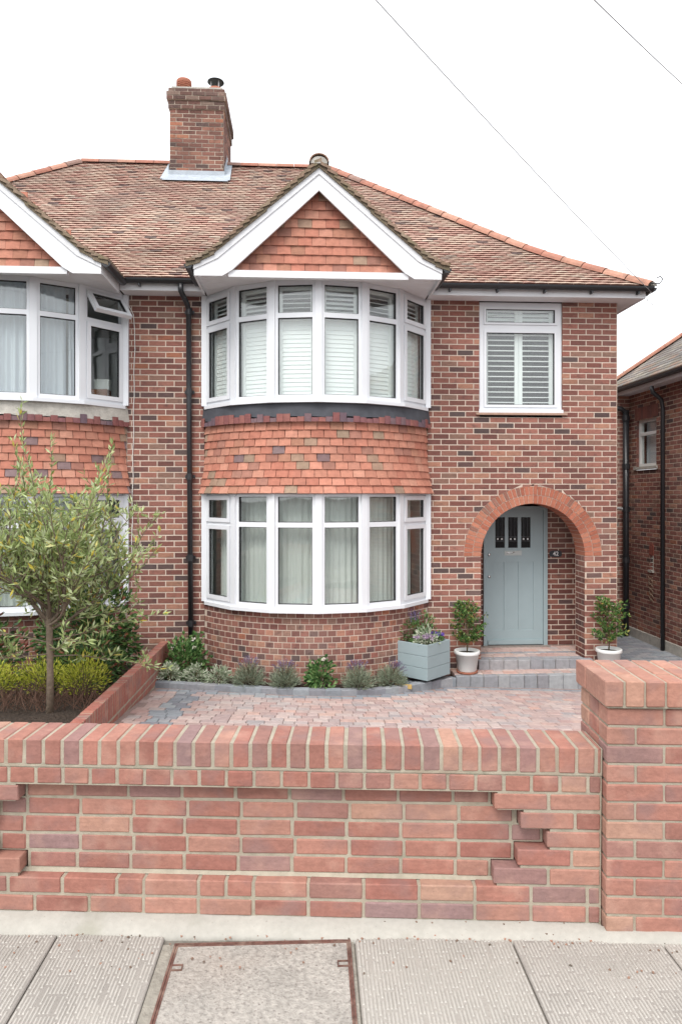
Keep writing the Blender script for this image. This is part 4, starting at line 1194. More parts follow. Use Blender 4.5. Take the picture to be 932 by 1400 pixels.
F.finish(cho, 'brick', 'chimney_brickwork', *M_['stock_brick'], 200, key=lambda q: q[0].translation.y)
b = MB(); b.prism([(CX0_+.03,CYF+.03,CT),(CX1_-.03,CYF+.03,CT),(CX1_-.03,CYB-.03,CT),(CX0_+.03,CYB-.03,CT)][::1], (0,0,.05)); b.build('flaunching', RENDER, cho)
# pots
px_, py_ = -2.12, 3.5
b = MB(); z_ = CT+.09
b.lathe([(.10,z_-.08),(.115,z_+.02),(.125,z_+.13),(.135,z_+.16),(.135,z_+.20),(.125,z_+.215),(.10,z_+.215),(.095,z_+.1)], px_, py_, 24); pot = b.build('chimney_pot', TERRA, cho, True)
for k in range(3):
    b = MB(); zz = z_+.075+k*.033; b.lathe([(.123,zz),(.1365,zz+.004),(.1365,zz+.014),(.123,zz+.016)], px_, py_, 24); b.build('pot_band', TERRA, cho, True)
qx, qy = -1.56, 3.55
b = MB(); b.lathe([(.13,z_-.09),(.15,z_+.02),(.15,z_+.075),(.135,z_+.10),(.10,z_+.105),(.10,z_+.02)], qx, qy, 24); b.build('chimney_pot', TERRA, cho, True)
CW = mat('cowl_metal', lin(62,70,72), rough=.5)
b = MB(); b.lathe([(0,z_+.285),(.08,z_+.278),(.148,z_+.245),(.150,z_+.235),(.08,z_+.255),(0,z_+.258)], qx, qy, 28); b.build('cowl_cap', CW, cho, True)
for k in range(3):
    a = k*2.094+1.3; b = MB(); b.box(qx+.085*math.cos(a)-.009, qx+.085*math.cos(a)+.009, qy+.085*math.sin(a)-.004, qy+.085*math.sin(a)+.004, z_+.07, z_+.265); b.build('cowl_leg', mat('cowl_leg', (.6,.6,.6), rough=.4), cho)
# lead flashing round the stack
b = MB()
def rzy(y): return rz(y-YE)
def lead(P): b.poly(P)
yf = CYF
lead([(CX0_-.02,yf-.012,rzy(yf)+.10),(CX0_-.02,yf-.012,rzy(yf)-.02),(CX1_+.02,yf-.012,rzy(yf)-.02),(CX1_+.02,yf-.012,rzy(yf)+.10)])
lead([(CX0_-.09,yf-.24,rzy(yf-.24)+.032),(CX1_+.10,yf-.24,rzy(yf-.24)+.032),(CX1_+.10,yf,rzy(yf)+.032),(CX0_-.09,yf,rzy(yf)+.032)])
for X, sgn in ((CX0_, -1), (CX1_, 1)):
    n_ = 4
    for k in range(n_):
        ya, yb_ = yf-.012+k*.14, yf-.012+(k+1)*.14
        b.poly([(X+sgn*.014,ya,rzy(min(ya,3.75))-.01),(X+sgn*.014,yb_,rzy(min(yb_,3.75))-.01),(X+sgn*.014,yb_,rzy(min(yb_,3.75))+.12),(X+sgn*.014,ya,rzy(min(yb_,3.75))+.12)])
    b.poly([(X,yf-.20,rzy(yf-.2)+.034),(X+sgn*.13,yf-.20,rzy(yf-.2)+.034),(X+sgn*.10,3.75,RZ+.034),(X,3.75,RZ+.034)])
b.build('lead_flashing', LEAD, cho)

# --- rainwater pipes, cables
b = MB(); X = -1.52
b.tube([(X,-.335,4.415),(X,-.335,4.33),(X+.045,-.13,4.22),(X+.055,-.062,4.16),(X+.06,-.06,3.0),(X+.085,-.06,-.40)], .034, 12); dp = b.build('downpipe', BLACK, h42, True)
for z_ in (4.14, 3.1, 2.0, .95, .1):
    xk = X+.06+.025*max(0,(3-z_))/3.4; b = MB(); b.lathe([(.034,z_-.04),(.041,z_-.04),(.041,z_+.04),(.034,z_+.04)], xk, -.06, 14); b.box(xk-.062, xk+.062, -.028, -.003, z_-.02, z_+.02); b.build('pipe_bracket', BLACK, dp)
b = MB(); pts = [(-2.29,-.012,4.33),(-2.25,-.012,4.24),(-2.18,-.012,4.10),(-2.165,-.010,3.9)]
for k in range(20): pts.append((-2.165+.006*math.sin(k*1.7)-.002*k, -.010, 3.8-k*.15))
b.tube(pts, .0055, 6); tag(b.build('wall_cable', mat('white_cable', (.72,.7,.66), rough=.5), None, True), 'thin white cable running down the brickwork between the two houses', 'cable')
def wire(label, pts, r_=.0040):
    A = [Vector(p) for p in pts]; out = []
    for i in range(len(A)-1):
        for k in range(16):
            t = k/16; out.append(A[i].lerp(A[i+1], t)-Vector((0,0,.10*4*t*(1-t)*(A[i+1]-A[i]).length/8)))
    out.append(A[-1]); b = MB(); b.tube(out, r_, 6)
    return tag(b.build('overhead_wire', mat('grey_cable', (.42,.43,.44), rough=.6), None, True), label, 'wire', 'overhead service wires')
wire('overhead wire dropping to the gutter corner of the house with the porch', [(-5.17,-10.03,6.70),(4.53,-.36,4.40)])
wire('overhead wire crossing the sky above the neighbouring slate roofed house', [(-.27,-7.1,4.36),(8.62,2.87,7.72)])
b = MB(); b.tube([(4.53,-.36,4.40),(4.50,-.30,4.36),(4.56,-.2,4.33),(4.66,-.15,4.30),(4.64,-.1,4.24),(4.52,-.12,4.27),(4.47,-.1,4.15),(4.42,-.06,3.95),(4.36,-.03,3.7),(4.31,-.02,3.4)], .004, 6)
tag(b.build('loose_cable', mat('pale_cable', (.62,.62,.62), rough=.5), None, True), 'looped loose cable end hanging from the gutter corner', 'cable')

# ---------------------------------------------------------------- neighbouring house on the right
nh_ = thing('neighbour_house', 'older brick house with slate roof seen across the side passage', 'house', (6.15,2.5,-.85))
NXW = 6.15; NZ = 3.72; NYB = 3.62
mort = MB(); F = Field('simple', .003)
NM = fr((NXW,0,0), (-1,0,0))       # local x = -y
lay(F, NM, -NYB-.02, 4.0, -.93, NZ, .225, .075, hp, [rect(-3.34,-2.62,2.23,3.14), rect(-2.83,-2.72,.44,.70)], mortar=mort)
lay(F, fr((0,NYB,0), (0,-1,0)), 5.05, NXW+.03, -.93, NZ, .225, .075, hp, [rect(5.02,5.54,.35,1.25), rect(5.1,5.74,2.5,3.32)], mortar=mort)
mort.poly([(NXW,-4,-.93),(12,-4,-.93),(12,-4,NZ),(NXW,-4,NZ)]); mort.poly([(12,-4,-.93),(12,9,-.93),(12,9,NZ),(12,-4,NZ)]); mort.poly([(5.05,NYB,-.93),(5.05,9,-.93),(5.05,9,NZ),(5.05,NYB,NZ)])
nw = mort.build('wall', mat('old_mortar', lin(186,170,154), n1=(30,.12)), nh_)
F.finish(nw, 'brick', 'brickwork', *M_['house_brick'], 300, key=lambda q: abs(q[0].translation.y-2.6)+abs(q[0].translation.z-1.4))
b = MB(); b.box(6.11, NXW-.001, -4, NYB, -.93, -.70); b.build('plinth', RENDER, nh_)
def nwin(M, x0, x1, z0, z1, parent):
    rv_ = MB()
    b = MB(); sash(b, M, x0, x1, z0, z1, .055, .05, .12); b.box(x0+.055, x1-.055, .05, .12, z0+(z1-z0)*.66, z0+(z1-z0)*.66+.055, M=M)
    for P_ in (((x0-.004,z0),(x0-.004,z1)),((x1+.004,z1),(x1+.004,z0)),((x0,z1+.004),(x1,z1+.004))):
        (xa,za),(xb,zb_) = P_; rv_.raw([(xa,.003,za),(xb,.003,zb_),(xb,.30,zb_),(xa,.30,za)], [(0,1,2,3)], None, M)
    rv_.raw([(x0,.30,z0),(x1,.30,z0),(x1,.30,z1),(x0,.30,z1)], [(0,1,2,3)], None, M)
    rv_.build('reveal', mat('reveal_brick', lin(120,82,72), n1=(20,.2)), parent)
    wv = b.build('window', mat('old_white_paint', (.72,.72,.70), rough=.5), parent)
    p = MB(); p.box(x0+.055, x1-.055, .08, .09, z0+.055, z1-.055, M=M); p.build('pane', GLASS, wv)
    p = MB(); n_ = 24
    for i in range(n_):
        xa = x0+.05+(x1-x0-.1)*i/n_; xb = x0+.05+(x1-x0-.1)*(i+1)/n_; p.raw([(xa,.17+.012*(i%2),z0),(xb,.17+.012*((i+1)%2),z0),(xb,.17+.012*((i+1)%2),z1),(xa,.17+.012*(i%2),z1)], [(0,1,2,3)], None, M)
    p.build('window_lining', NETB, wv)
    b = MB(); b.box(x0-.06, x1+.06, -.03, .08, z0-.05, z0, M=M); b.build('sill', RENDER, wv)
nwin(NM, -3.34, -2.62, 2.28, 3.14, nh_)
nwin(fr((0,NYB,0),(0,-1,0)), 5.02, 5.54, .35, 1.25, nh_); nwin(fr((0,NYB,0),(0,-1,0)), 5.1, 5.74, 2.5, 3.32, nh_)
# flat arch over the window, small air brick recess
for k in range(11):
    b = MB(); xa = -3.40+k*.078; b.box(xa+.004, xa+.074, -.004, .05, 3.145, 3.36, M=NM); o_ = b.build('lintel_brick', M_['arch_brick'][0], nw); o_.color = (*hpdark(), 1)
b = MB(); b.box(-2.83,-2.72,.06,.07,.44,.70, M=NM); b.build('vent_recess', mat('vent_black', (.03,.025,.022)), nw)  # near-black sheet across the back of the recess
b = MB(); b.box(-2.86,-2.69,-.03,.05,.40,.44, M=NM); b.build('vent_sill', RENDER, nw)
b = MB(); b.prism([M_v for M_v in [NM @ Vector(p) for p in ((-2.85,-.01,.70),(-2.70,-.01,.70),(-2.70,-.01,.86),(-2.74,-.01,.91),(-2.81,-.01,.91),(-2.85,-.01,.86))]], (.04,0,0)); o_ = b.build('vent_head', M_['arch_brick'][0], nw); o_.color = (*lin(134,76,64),1)
# iron tie / climbing bracket below the vent
b = MB()
for k in range(5):
    z_ = .30-k*.09; y_ = 2.78-.01*k
    b.tube([(NXW-.02,y_+.09,z_+.03),(NXW-.03,y_,z_-.03),(NXW-.02,y_-.07,z_+.02)], .007, 5); b.tube([(NXW-.02,y_+.07,z_-.05),(NXW-.03,y_,z_),(NXW-.02,y_-.08,z_-.06)], .007, 5)
tag(b.build('wall_trellis', mat('old_wood', lin(140,120,104), n1=(30,.2)), None), 'scrap of diamond trellis fixed below the vent on the neighbouring wall', 'trellis')
# pipes
b = MB(); b.tube([(NXW-.27,2.26,3.60),(NXW-.25,2.26,3.50),(NXW-.10,2.26,3.38),(NXW-.075,2.26,3.25),(NXW-.075,2.26,-.86)], .035, 10); b.build('downpipe', BLACK, nh_, True)
sp = thing('soil_pipe', 'black cast iron soil pipe in the corner of the neighbouring house', 'pipe', (NXW-.12,3.50,-.9))
b = MB(); b.tube([(NXW-.12,3.50,-.88),(NXW-.12,3.50,3.35)], .055, 12); b.build('pipe', BLACK, sp, True)
for z_ in (-.3,.55,1.5,2.3,3.2):
    b = MB(); b.lathe([(.055,z_-.05),(.068,z_-.05),(.068,z_+.05),(.055,z_+.05)], NXW-.12, 3.50, 14); b.build('collar', BLACK, sp)
b = MB(); b.tube([(NXW-.12,3.50,3.30),(NXW-.2,3.52,3.38),(NXW-.5,3.56,3.42)], .045, 10); b.build('branch', BLACK, sp, True)
b = MB(); b.tube([(NXW-.12,3.50,1.50),(NXW-.4,3.54,1.54),(NXW-.7,3.6,1.56)], .022, 8); b.build('waste_pipe', mat('grey_plastic', (.45,.45,.45), rough=.4), sp, True)
# eaves and roof
b = MB(); b.box(NXW-.26, NXW-.235, -4.3, 6, NZ-.10, NZ+.02); b.build('fascia', PAINT, nh_)
b = MB(); b.box(NXW-.235, NXW+.02, -4.3, 6, NZ-.09, NZ-.075); b.build('soffit', PAINT, nh_)
gutter('gutter', [(NXW-.30,-4.3,NZ+.01),(NXW-.30,6,NZ+.01)], nh_)
b = MB(); slp = .80; x = NXW-.32; z_ = NZ+.04; rr = 0
SLATE = palette([(lin(126,122,118),3),(lin(112,106,102),3),(lin(142,134,124),2),(lin(134,112,100),1)])
# the slope facing the passage ends at a hip towards the back
while rr < 34:
    xa, za = NXW-.33+rr*.09, NZ+.04+rr*.09*slp; yb_ = 4.35-rr*.09*1.0
    y = -4.3+rr*.09
    while y < yb_:
        y1 = min(y+.25, yb_); b.raw([(xa,y+.002,za+.012),(xa+.11,y+.002,za+.11*slp),(xa+.11,y1-.002,za+.11*slp),(xa,y1-.002,za+.012),(xa,y+.002,za-.004),(xa,y1-.002,za-.004)], [(3,2,1,0),(0,4,5,3)], SLATE()); y += .25
    rr += 1
b.poly([(NXW-.33,4.35,NZ+.03),(NXW-.33+3.06,4.35-3.06,NZ+.03+3.06*slp),(NXW+3.5,4.35,NZ+.03)], lin(120,100,90))
nr_ = b.build('roof', mat('slate', src='attr', n1=(12,.2), bump=(40,.5,.004), stain=(3,.5,.7,lin(128,118,96),.5)), nh_)
for k in range(12):
    p0 = Vector((NXW-.33+k*.19, 4.35-k*.19, NZ+.05+k*.19*slp)); T = Vector((1,-1,slp)).normalized(); Y_ = Vector((0,0,1)).cross(T).normalized(); Zz = T.cross(Y_)
    link('hip_tile', RT, nr_, True, Matrix(((T.x,Y_.x,Zz.x,p0.x),(T.y,Y_.y,Zz.y,p0.y),(T.z,Y_.z,Zz.z,p0.z-.03),(0,0,0,1))), ridgep())

# ---------------------------------------------------------------- low dividing wall
dw = thing('dividing_wall', 'low narrow brick wall with upright bricks between drive and olive garden', 'wall', (-1.77,-3,-.4))
F = Field('full', .004, .0012); mort = MB()
def dtop(y): return -.13-.028*y
y = -.05; k = 0
while y > -6.05:
    z_ = dtop(y)
    F.add(Matrix.Translation((-1.72, y-.0325, z_-.1075+rnd.uniform(-.002,.002))) @ Matrix.Rotation(R(90), 4, 'Z') @ Matrix.Rotation(rnd.uniform(-.01,.01), 4, 'X'), .066, .102, .213, mixc(wallp(), lin(166,96,82), .5))
    y -= .0765
for r in range(2):
    y = -.03-(.1 if r else 0)
    while y > -6.0:
        z_ = dtop(y)-.225-(r+.5)*.075
        F.add(Matrix.Translation((-1.722, y-.1125, z_)) @ Matrix.Rotation(R(90), 4, 'Z'), .215, .10, .065, mixc(wallp(), lin(166,96,82), .4)); y -= .225
for i in range(12):
    ya, yb_ = -.02-i*.5, -.02-(i+1)*.5
    mort.raw([(-1.7225,ya,dtop(ya)-.005),(-1.7225,yb_,dtop(yb_)-.003),(-1.818,yb_,dtop(yb_)-.005),(-1.818,ya,dtop(ya)-.005),(-1.725,ya,-.75),(-1.725,yb_,-.75),(-1.818,yb_,-.75),(-1.818,ya,-.75)], [(0,3,2,1),(0,1,5,4),(3,7,6,2)])
mort.build('mortar', MORTN, dw)
F.finish(dw, 'brick', 'brickwork', *M_['wall_brick'], 300)

# left garden soil
g = MB(); nx, ny = 24, 40
for i in range(nx+1):
    for j in range(ny+1):
        x = -9+(9-1.82)*i/nx; yy = -6.1+6.15*j/ny; g.v.append((x, yy, -.60-.02*x-.1*yy+.10+.035*noise.noise((x*3, yy*3, 0))+.015*noise.noise((x*11, yy*11, 0))))
for i in range(nx):
    for j in range(ny):
        k = i*(ny+1)+j; g.f.append((k, k+ny+1, k+ny+2, k+1)); g.c.append(None)
struct('garden_soil', g, SOIL)
def soil_z(x, y): return -.60-.02*x-.1*y+.10

# ---------------------------------------------------------------- plants
def leaf(mb, p, d, l, w_, up=None, fold=.25):
    d = Vector(d).normalized(); s_ = d.cross(up if up is not None else Vector((rnd.uniform(-1,1), rnd.uniform(-1,1), rnd.uniform(-.3,1))))
    if s_.length < 1e-4: s_ = d.orthogonal()
    s_.normalize(); n_ = s_.cross(d)
    p = Vector(p); m = p+d*l*.5-n_*w_*fold
    k = len(mb.v); mb.v += [tuple(p), tuple(m+s_*w_/2+n_*w_*fold), tuple(p+d*l-n_*w_*.2), tuple(m-s_*w_/2+n_*w_*fold), tuple(m)]
    mb.f += [(k, k+4, k+1), (k+1, k+4, k+2), (k+2, k+4, k+3), (k+3, k+4, k)]; mb.c += [None]*4
def rv(a=1): 
    while True:
        v = Vector((rnd.uniform(-1,1), rnd.uniform(-1,1), rnd.uniform(-1,1)))
        if .01 < v.length < 1: return v*a
OLIVE = mat('olive_leaf', src='island', rough=.5, trans=.3, ramp=[(0,lin(112,130,78)),(.3,lin(150,166,106)),(.6,lin(180,194,136)),(.88,lin(200,210,170)),(.985,lin(206,190,84))])
DARKL = mat('shrub_leaf', src='island', rough=.5, trans=.2, ramp=[(0,lin(38,62,34)),(.5,lin(66,96,48)),(.85,lin(104,130,70)),(.97,lin(130,66,58))])
YELL = mat('golden_leaf', src='island', rough=.6, trans=.3, ramp=[(0,lin(88,100,44)),(.4,lin(160,168,56)),(.8,lin(196,198,76)),(1,lin(212,206,110))])
LAVL = mat('lavender_leaf', src='island', rough=.7, trans=.15, ramp=[(0,lin(92,104,86)),(.5,lin(134,146,122)),(1,lin(172,180,158))])
LAVF = mat('lavender_flower', src='island', rough=.7, ramp=[(0,lin(84,72,112)),(.6,lin(112,98,140)),(1,lin(140,126,160))])
ROSEL = mat('rose_leaf', src='island', rough=.5, trans=.2, ramp=[(0,lin(50,84,44)),(.5,lin(84,122,66)),(1,lin(136,164,104))])
POTL = mat('pot_leaf', src='island', rough=.4, trans=.2, ramp=[(0,lin(42,76,36)),(.5,lin(78,114,56)),(.85,lin(124,152,86)),(1,lin(160,140,70))])
PALEL = mat('variegated_leaf', src='island', rough=.6, trans=.2, ramp=[(0,lin(110,130,100)),(.5,lin(168,180,152)),(1,lin(222,222,206))])
STEM = mat('green_stem', lin(104,92,70), n1=(30,.2))
BLOOM = mat('white_petal', lin(232,226,216), rough=.6, trans=.2)

# olive tree
rnd.seed(21)
OX, OY = -2.20, -2.95; OZ = soil_z(OX, OY)
ol = thing('olive_tree', 'young olive tree with silvery leaves rising behind the front wall', 'tree', (OX,OY,OZ))
tr = MB(); lf = MB()
fork = Vector((OX-.01, OY, OZ+.93))
tr.tube([(OX,OY,OZ-.1),(OX+.004,OY,OZ+.35),(OX-.004,OY,OZ+.75),fork], [.034,.029,.028,.026], 10)
def twig(p, d, L, r0, leafy, grav=0, depth=0):
    n_ = max(3, int(L/.06)); pts = [Vector(p)]; d = Vector(d).normalized()
    for i in range(n_):
        d = (d+rv(.16)+Vector((0,0,grav))).normalized(); pts.append(pts[-1]+d*(L/n_))
    tr.tube(pts, [r0*(1-.8*i/n_)+.0008 for i in range(n_+1)], 5, caps=False)
    if leafy:
        for i in range(1 if depth else n_//3, n_+1):
            for k in range(rnd.choice([2,3,3,4])):
                q = pts[i]+rv(.015); dd = (pts[i]-pts[i-1]).normalized()
                out = (dd*.75+rv(1.0)+Vector((0,0,.25))).normalized()
                leaf(lf, q, out, rnd.uniform(.05,.09), rnd.uniform(.017,.025))
    return pts
for k in range(12):
    a = k*2.4+.4; el = rnd.uniform(.10, 1.1)
    d = Vector((math.cos(a)*math.cos(el), math.sin(a)*math.cos(el), math.sin(el)))
    base = fork-Vector((0,0,rnd.uniform(0,.28)))
    lim = twig(base, d, rnd.uniform(.58,.98), .014, False, .05)
    for j in range(11):
        i = rnd.randrange(2, len(lim)); dd = (lim[i]-lim[i-1]).normalized()
        q = (dd*.8+rv(.9)+Vector((0,0,.45))).normalized()
        sub = twig(lim[i], q, rnd.uniform(.35,.75), .0065, True, .07, 1)
        for m_ in range(4):
            i2 = rnd.randrange(1, len(sub)); q2 = (rv(1)+Vector((0,0,.45))).normalized()
            twig(sub[i2], q2, rnd.uniform(.14,.32), .003, True, .05, 2)
# tall leader shoots and low whips
for (dx, dy, L, gx) in ((.0,.0,1.45,-.02),(-.28,.1,1.05,.0),(.30,-.05,1.05,.1),(.52,.1,1.0,.12),(.1,-.2,1.1,.03),(-.5,0,.9,-.1)):
    st_ = fork+Vector((dx*.7, dy, .35+.1*rnd.random()))
    twig(st_, (gx, 0, 1), L, .006, True, .05, 1)
for (d, L, z_) in (((1,-.1,.10),1.02,-.28),((1,.25,.02),.98,-.42),((.9,.3,.25),.8,-.15),((-1,.1,.05),.9,-.3),((-.8,-.4,.1),.8,-.4),((.5,-.6,.15),.7,-.35)):
    w_ = twig(fork+Vector((0,0,z_)), d, L, .006, True, .0, 0)
    for j in range(6):
        i = rnd.randrange(3, len(w_)); twig(w_[i], rv(1)+Vector((.4*d[0],0,.4)), rnd.uniform(.1,.22), .003, True, .02, 2)
tr.build('trunk', WOOD, ol, True); lf.build('crown', OLIVE, ol)

rnd.seed(33)
def bush(name, label, cat, x, y, z, rx, ry, rz_, n, l, w_, m, group=None, stems=9, blooms=0, bm=None, shell=.35, upb=.25, lift=.0):
    t = thing(name, label, cat, (x,y,z), None, group); f = MB(); s_ = MB()
    tips = []
    for k in range(stems*4):
        v = rv(1); v.z = abs(v.z)*.9+.1; tip = Vector((x+v.x*rx*.9, y+v.y*ry*.9, z+lift+v.z*rz_))
        tips.append(tip)
        if k < stems: s_.tube([(x+v.x*.03,y+v.y*.03,z-.02),((x+tip.x)/2,(y+tip.y)/2,(z+tip.z)/2+.05*rz_),tuple(tip)], [.008,.005,.002], 5, caps=False)
    for k in range(n):
        if rnd.random() < .75:
            tip = rnd.choice(tips); q = tip+rv(min(rx,ry)*.36)
        else:
            v = rv(1).normalized()*(shell+(1-shell)*rnd.random()**.5); q = Vector((x+v.x*rx, y+v.y*ry, z+lift+abs(v.z)*rz_))
        if q.z < z+.01: q.z = z+.01+rnd.random()*.05
        out = (q-Vector((x,y,z+lift+rz_*.35))); out = (out.normalized()+rv(.8)+Vector((0,0,upb)))
        leaf(f, q, out, l*rnd.uniform(.7,1.25), w_*rnd.uniform(.8,1.2))
    s_.build('stem', STEM, t, True); f.build('foliage', m, t)
    for k in range(blooms):
        tip = sorted(tips, key=lambda p: p.z-.3*p.y)[-1-k*3 % len(tips)]; b = MB()
        for i in range(14): leaf(b, tip+Vector((0,-.03,.03))+rv(.012), rv(1)+Vector((0,-.3,.5)), .032, .03)
        b.build('bloom', bm or BLOOM, t)
    return t
bush('leafy_shrub', 'dark green leafy shrub between the olive and the adjoining house wall', 'shrub', -2.45, -1.0, soil_z(-2.45,-1.0), .55, .45, 1.42, 3000, .075, .036, DARKL, stems=14)
bush('leafy_shrub', 'low dark spreading shrub against the dividing wall behind the olive', 'shrub', -2.3, -1.55, soil_z(-2.3,-1.55), .42, .5, .50, 1500, .075, .030, DARKL, stems=10)
bush('leafy_shrub', 'large dark shrub under the adjoining house ground floor bay', 'shrub', -3.6, -1.5, soil_z(-3.6,-1.5), .7, .5, .75, 1800, .07, .032, DARKL, stems=12)
for k, (x, y, r_) in enumerate([(-3.02,-2.35,.34),(-2.12,-2.25,.24),(-2.56,-2.05,.30)]):
    lab = ['golden heather mound on the far side of the olive trunk','golden heather mound close to the dividing wall','golden heather mound behind the olive trunk'][k]
    bush('golden_heather', lab, 'shrub', x, y, soil_z(x,y)+.03, r_, .28, [.25,.30,.22][k], [1500,1100,1300][k], .042, .011, YELL, 'golden heathers in the olive garden', stems=16, upb=.9, lift=.08)
tw = MB()
for k in range(420):
    x = rnd.uniform(-3.3,-1.88); y = rnd.uniform(-2.9,-2.1); z = soil_z(x,y); v = rv(.2); tw.tube([(x,y,z+.01),(x+v.x*.6,y+v.y*.5,z+.06+abs(v.z)*.5),(x+v.x,y+v.y,z+.10+abs(v.z)*.7)], [.003,.0025,.0015], 4, caps=False)
tag(tw.build('dead_twigs', mat('dead_twig', lin(98,74,62), n1=(20,.3)), None), 'tangle of bare brown heather twigs over the olive garden soil', 'twigs', kind='stuff')

def bz(x, y): return gz(x, y)+.05
bush('rose_bush', 'tall green rose bush at the foot of the black downpipe', 'rose bush', -1.43, -.42, bz(-1.43,-.42), .29, .24, .56, 1000, .058, .036, ROSEL, stems=9, blooms=4)
bush('rose_bush', 'small upright rose with one white bloom between the lavenders', 'rose bush', .215, -1.0, bz(.215,-1.0), .17, .14, .34, 460, .058, .036, ROSEL, stems=6, blooms=1)
for k, (x, y) in enumerate([(-1.58,-.72),(-1.27,-.72),(-.975,-.86)]):
    lab = ['pale variegated plant against the dividing wall below the rose','pale variegated plant below the downpipe rose','pale variegated plant beside the first lavender'][k]
    bush('variegated_plant', lab, 'plant', x, y, bz(x,y), .14, .12, .20, 520, .05, .014, PALEL, 'pale variegated bedding plants', stems=5)
def lavender(x, y, r_, h, label, lean=0, group='lavender bushes in the bay bed'):
    z = bz(x,y); t = thing('lavender_bush', label, 'lavender', (x,y,z), None, group); f = MB(); fl = MB(); s_ = MB()
    for k in range(420):
        v = rv(1).normalized(); v.z = abs(v.z)*1.0+.12; p = Vector((x,y,z))+Vector((v.x*r_*.35,v.y*r_*.35,v.z*h*.25))
        L = rnd.uniform(.75,1.06); tip = Vector((x+v.x*r_*L, y+v.y*r_*L, z+v.z*h*L)); dd = (tip-p)
        for i in range(7):
            q = p+dd*(.15+.13*i); leaf(f, q, dd.normalized()+rv(.5), rnd.uniform(.03,.05), .0055, fold=.1)
        if k % 8 == 0: s_.tube([tuple(p), tuple(tip)], [.003,.0015], 4, caps=False)
    for k in range(30):
        v = rv(1); v.z = abs(v.z)+.7; v.x += lean; v.y -= abs(lean)*.3; v.normalize()
        p = Vector((x,y,z+h*.5)); tip = p+Vector((v.x*r_*1.1, v.y*r_*.9, v.z*h*.85))
        s_.tube([tuple(p), tuple(tip)], [.002,.0013], 4, caps=False)
        for i in range(12): leaf(fl, tip-(tip-p).normalized()*.006*i+rv(.006), (tip-p).normalized()+rv(.8), .013, .008)
    s_.build('stem', STEM, t); f.build('foliage', LAVL, t); fl.build('flower_spike', LAVF, t)['kind'] = 'stuff'
LV = [(-.625,-.93,.21,.25,0,'grey green lavender nearest the pale variegated plants'),(-.196,-1.0,.19,.24,0,'grey green lavender on the downpipe side of the white rose'),(.663,-.98,.21,.25,0,'grey green lavender on the planter side of the white rose'),(1.07,-.80,.20,.24,.7,'lavender with spikes leaning towards the grey planter')]
for a in LV: lavender(a[0], a[1], a[2], a[3], a[5], a[4])

# planter box with flowers
PB = Vector((1.525,-.75,0)); SIDE = .49; PA = R(44)
pz0, pz1 = -.515, -.075
dl = Vector((-math.cos(PA), math.sin(PA), 0)); dr = Vector((math.cos(R(44)), math.sin(R(44)), 0))
pb = thing('planter_box', 'square sage grey boarded planter box standing beside the bay', 'planter', PB+(dl+dr)*SIDE/2+Vector((0,0,pz0)))
for (org, N_, nm) in ((PB, (dl.x,dl.y,0), 0), (PB, (dr.x,dr.y,0), 1)):
    pass
for fi, (A, D) in enumerate(((PB+dl*SIDE, -dl), (PB, dr), (PB+dr*SIDE, dl), (PB+dr*SIDE+dl*SIDE, -dr))):
    Nn = Vector((D.y, -D.x, 0))
    for k in range(3):
        h = (pz1-pz0)/3
        hh = h-.004
        M = fr(tuple(A+D*SIDE/2+Vector((0,0,pz0+h*(k+.5)))), Nn)
        link('board', shared('full', SIDE+(.0 if fi % 2 else -.024), .022, round(hh,3), .003, DOORC, 0, 0), pb, True, M @ Matrix.Translation((0, 0 if fi % 2 == 0 else .0, 0)))
b = MB(); c_ = PB+(dl+dr)*SIDE/2
b.poly([PB+(dl+dr)*.02+Vector((0,0,pz1-.03)), PB+dr*(SIDE-.02)+dl*.02+Vector((0,0,pz1-.03)), PB+(dl+dr)*(SIDE-.02)+Vector((0,0,pz1-.03)), PB+dl*(SIDE-.02)+dr*.02+Vector((0,0,pz1-.03))]); b.build('compost', SOIL, pb)
def mass(name, label, cat, cx, cy, z, rx, ry, h, n, l, w_, m, fm=None, nf=0, spike=False, group=None):
    t = bush(name, label, cat, cx, cy, z, rx, ry, h, n, l, w_, m, group, stems=6)
    if nf:
        f = MB()
        for k in range(nf):
            v = rv(1); v.z = abs(v.z); p = Vector((cx+v.x*rx, cy+v.y*ry, z+h*(.75+.35*v.z)))
            if spike:
                for i in range(14): leaf(f, p+Vector((0,0,.008*i))+rv(.006), rv(1)+Vector((0,0,.6)), .014, .009)
            else:
                for i in range(7): leaf(f, p+rv(.012), rv(1)+Vector((0,-.3,.8)), .024, .022)
        f.build('flower', fm, t)['kind'] = 'stuff'
    return t
VIOLET = mat('violet_petal', src='island', rough=.6, ramp=[(0,lin(92,66,160)),(1,lin(138,110,196))])
MAUVE = mat('mauve_petal', src='island', rough=.6, ramp=[(0,lin(150,124,158)),(1,lin(190,170,190))])
q = c_+dl*.10+Vector((-.06,.02,0)); mass('salvia_plant', 'tall dark violet salvia spikes at the bay side of the planter box', 'flowers', q.x, q.y, pz1-.03, .17, .15, .32, 420, .05, .016, ROSEL, LAVF, 26, True)
q = c_+dl*.02+dr*.08+Vector((.0,.10,0)); mass('leafy_herb', 'airy green herb at the back of the planter box', 'plant', q.x, q.y, pz1-.03, .17, .14, .34, 300, .045, .018, ROSEL)
q = c_-dl*.10-dr*.08; mass('alyssum_plant', 'soft mauve flowers spilling at the front of the planter box', 'flowers', q.x, q.y, pz1-.03, .16, .14, .10, 260, .04, .016, PALEL, MAUVE, 40)
q = c_-dl*.04+dr*.02; mass('silver_plant', 'silvery felted foliage plant in the middle of the planter box', 'plant', q.x, q.y, pz1-.03, .12, .12, .16, 160, .08, .03, PALEL)
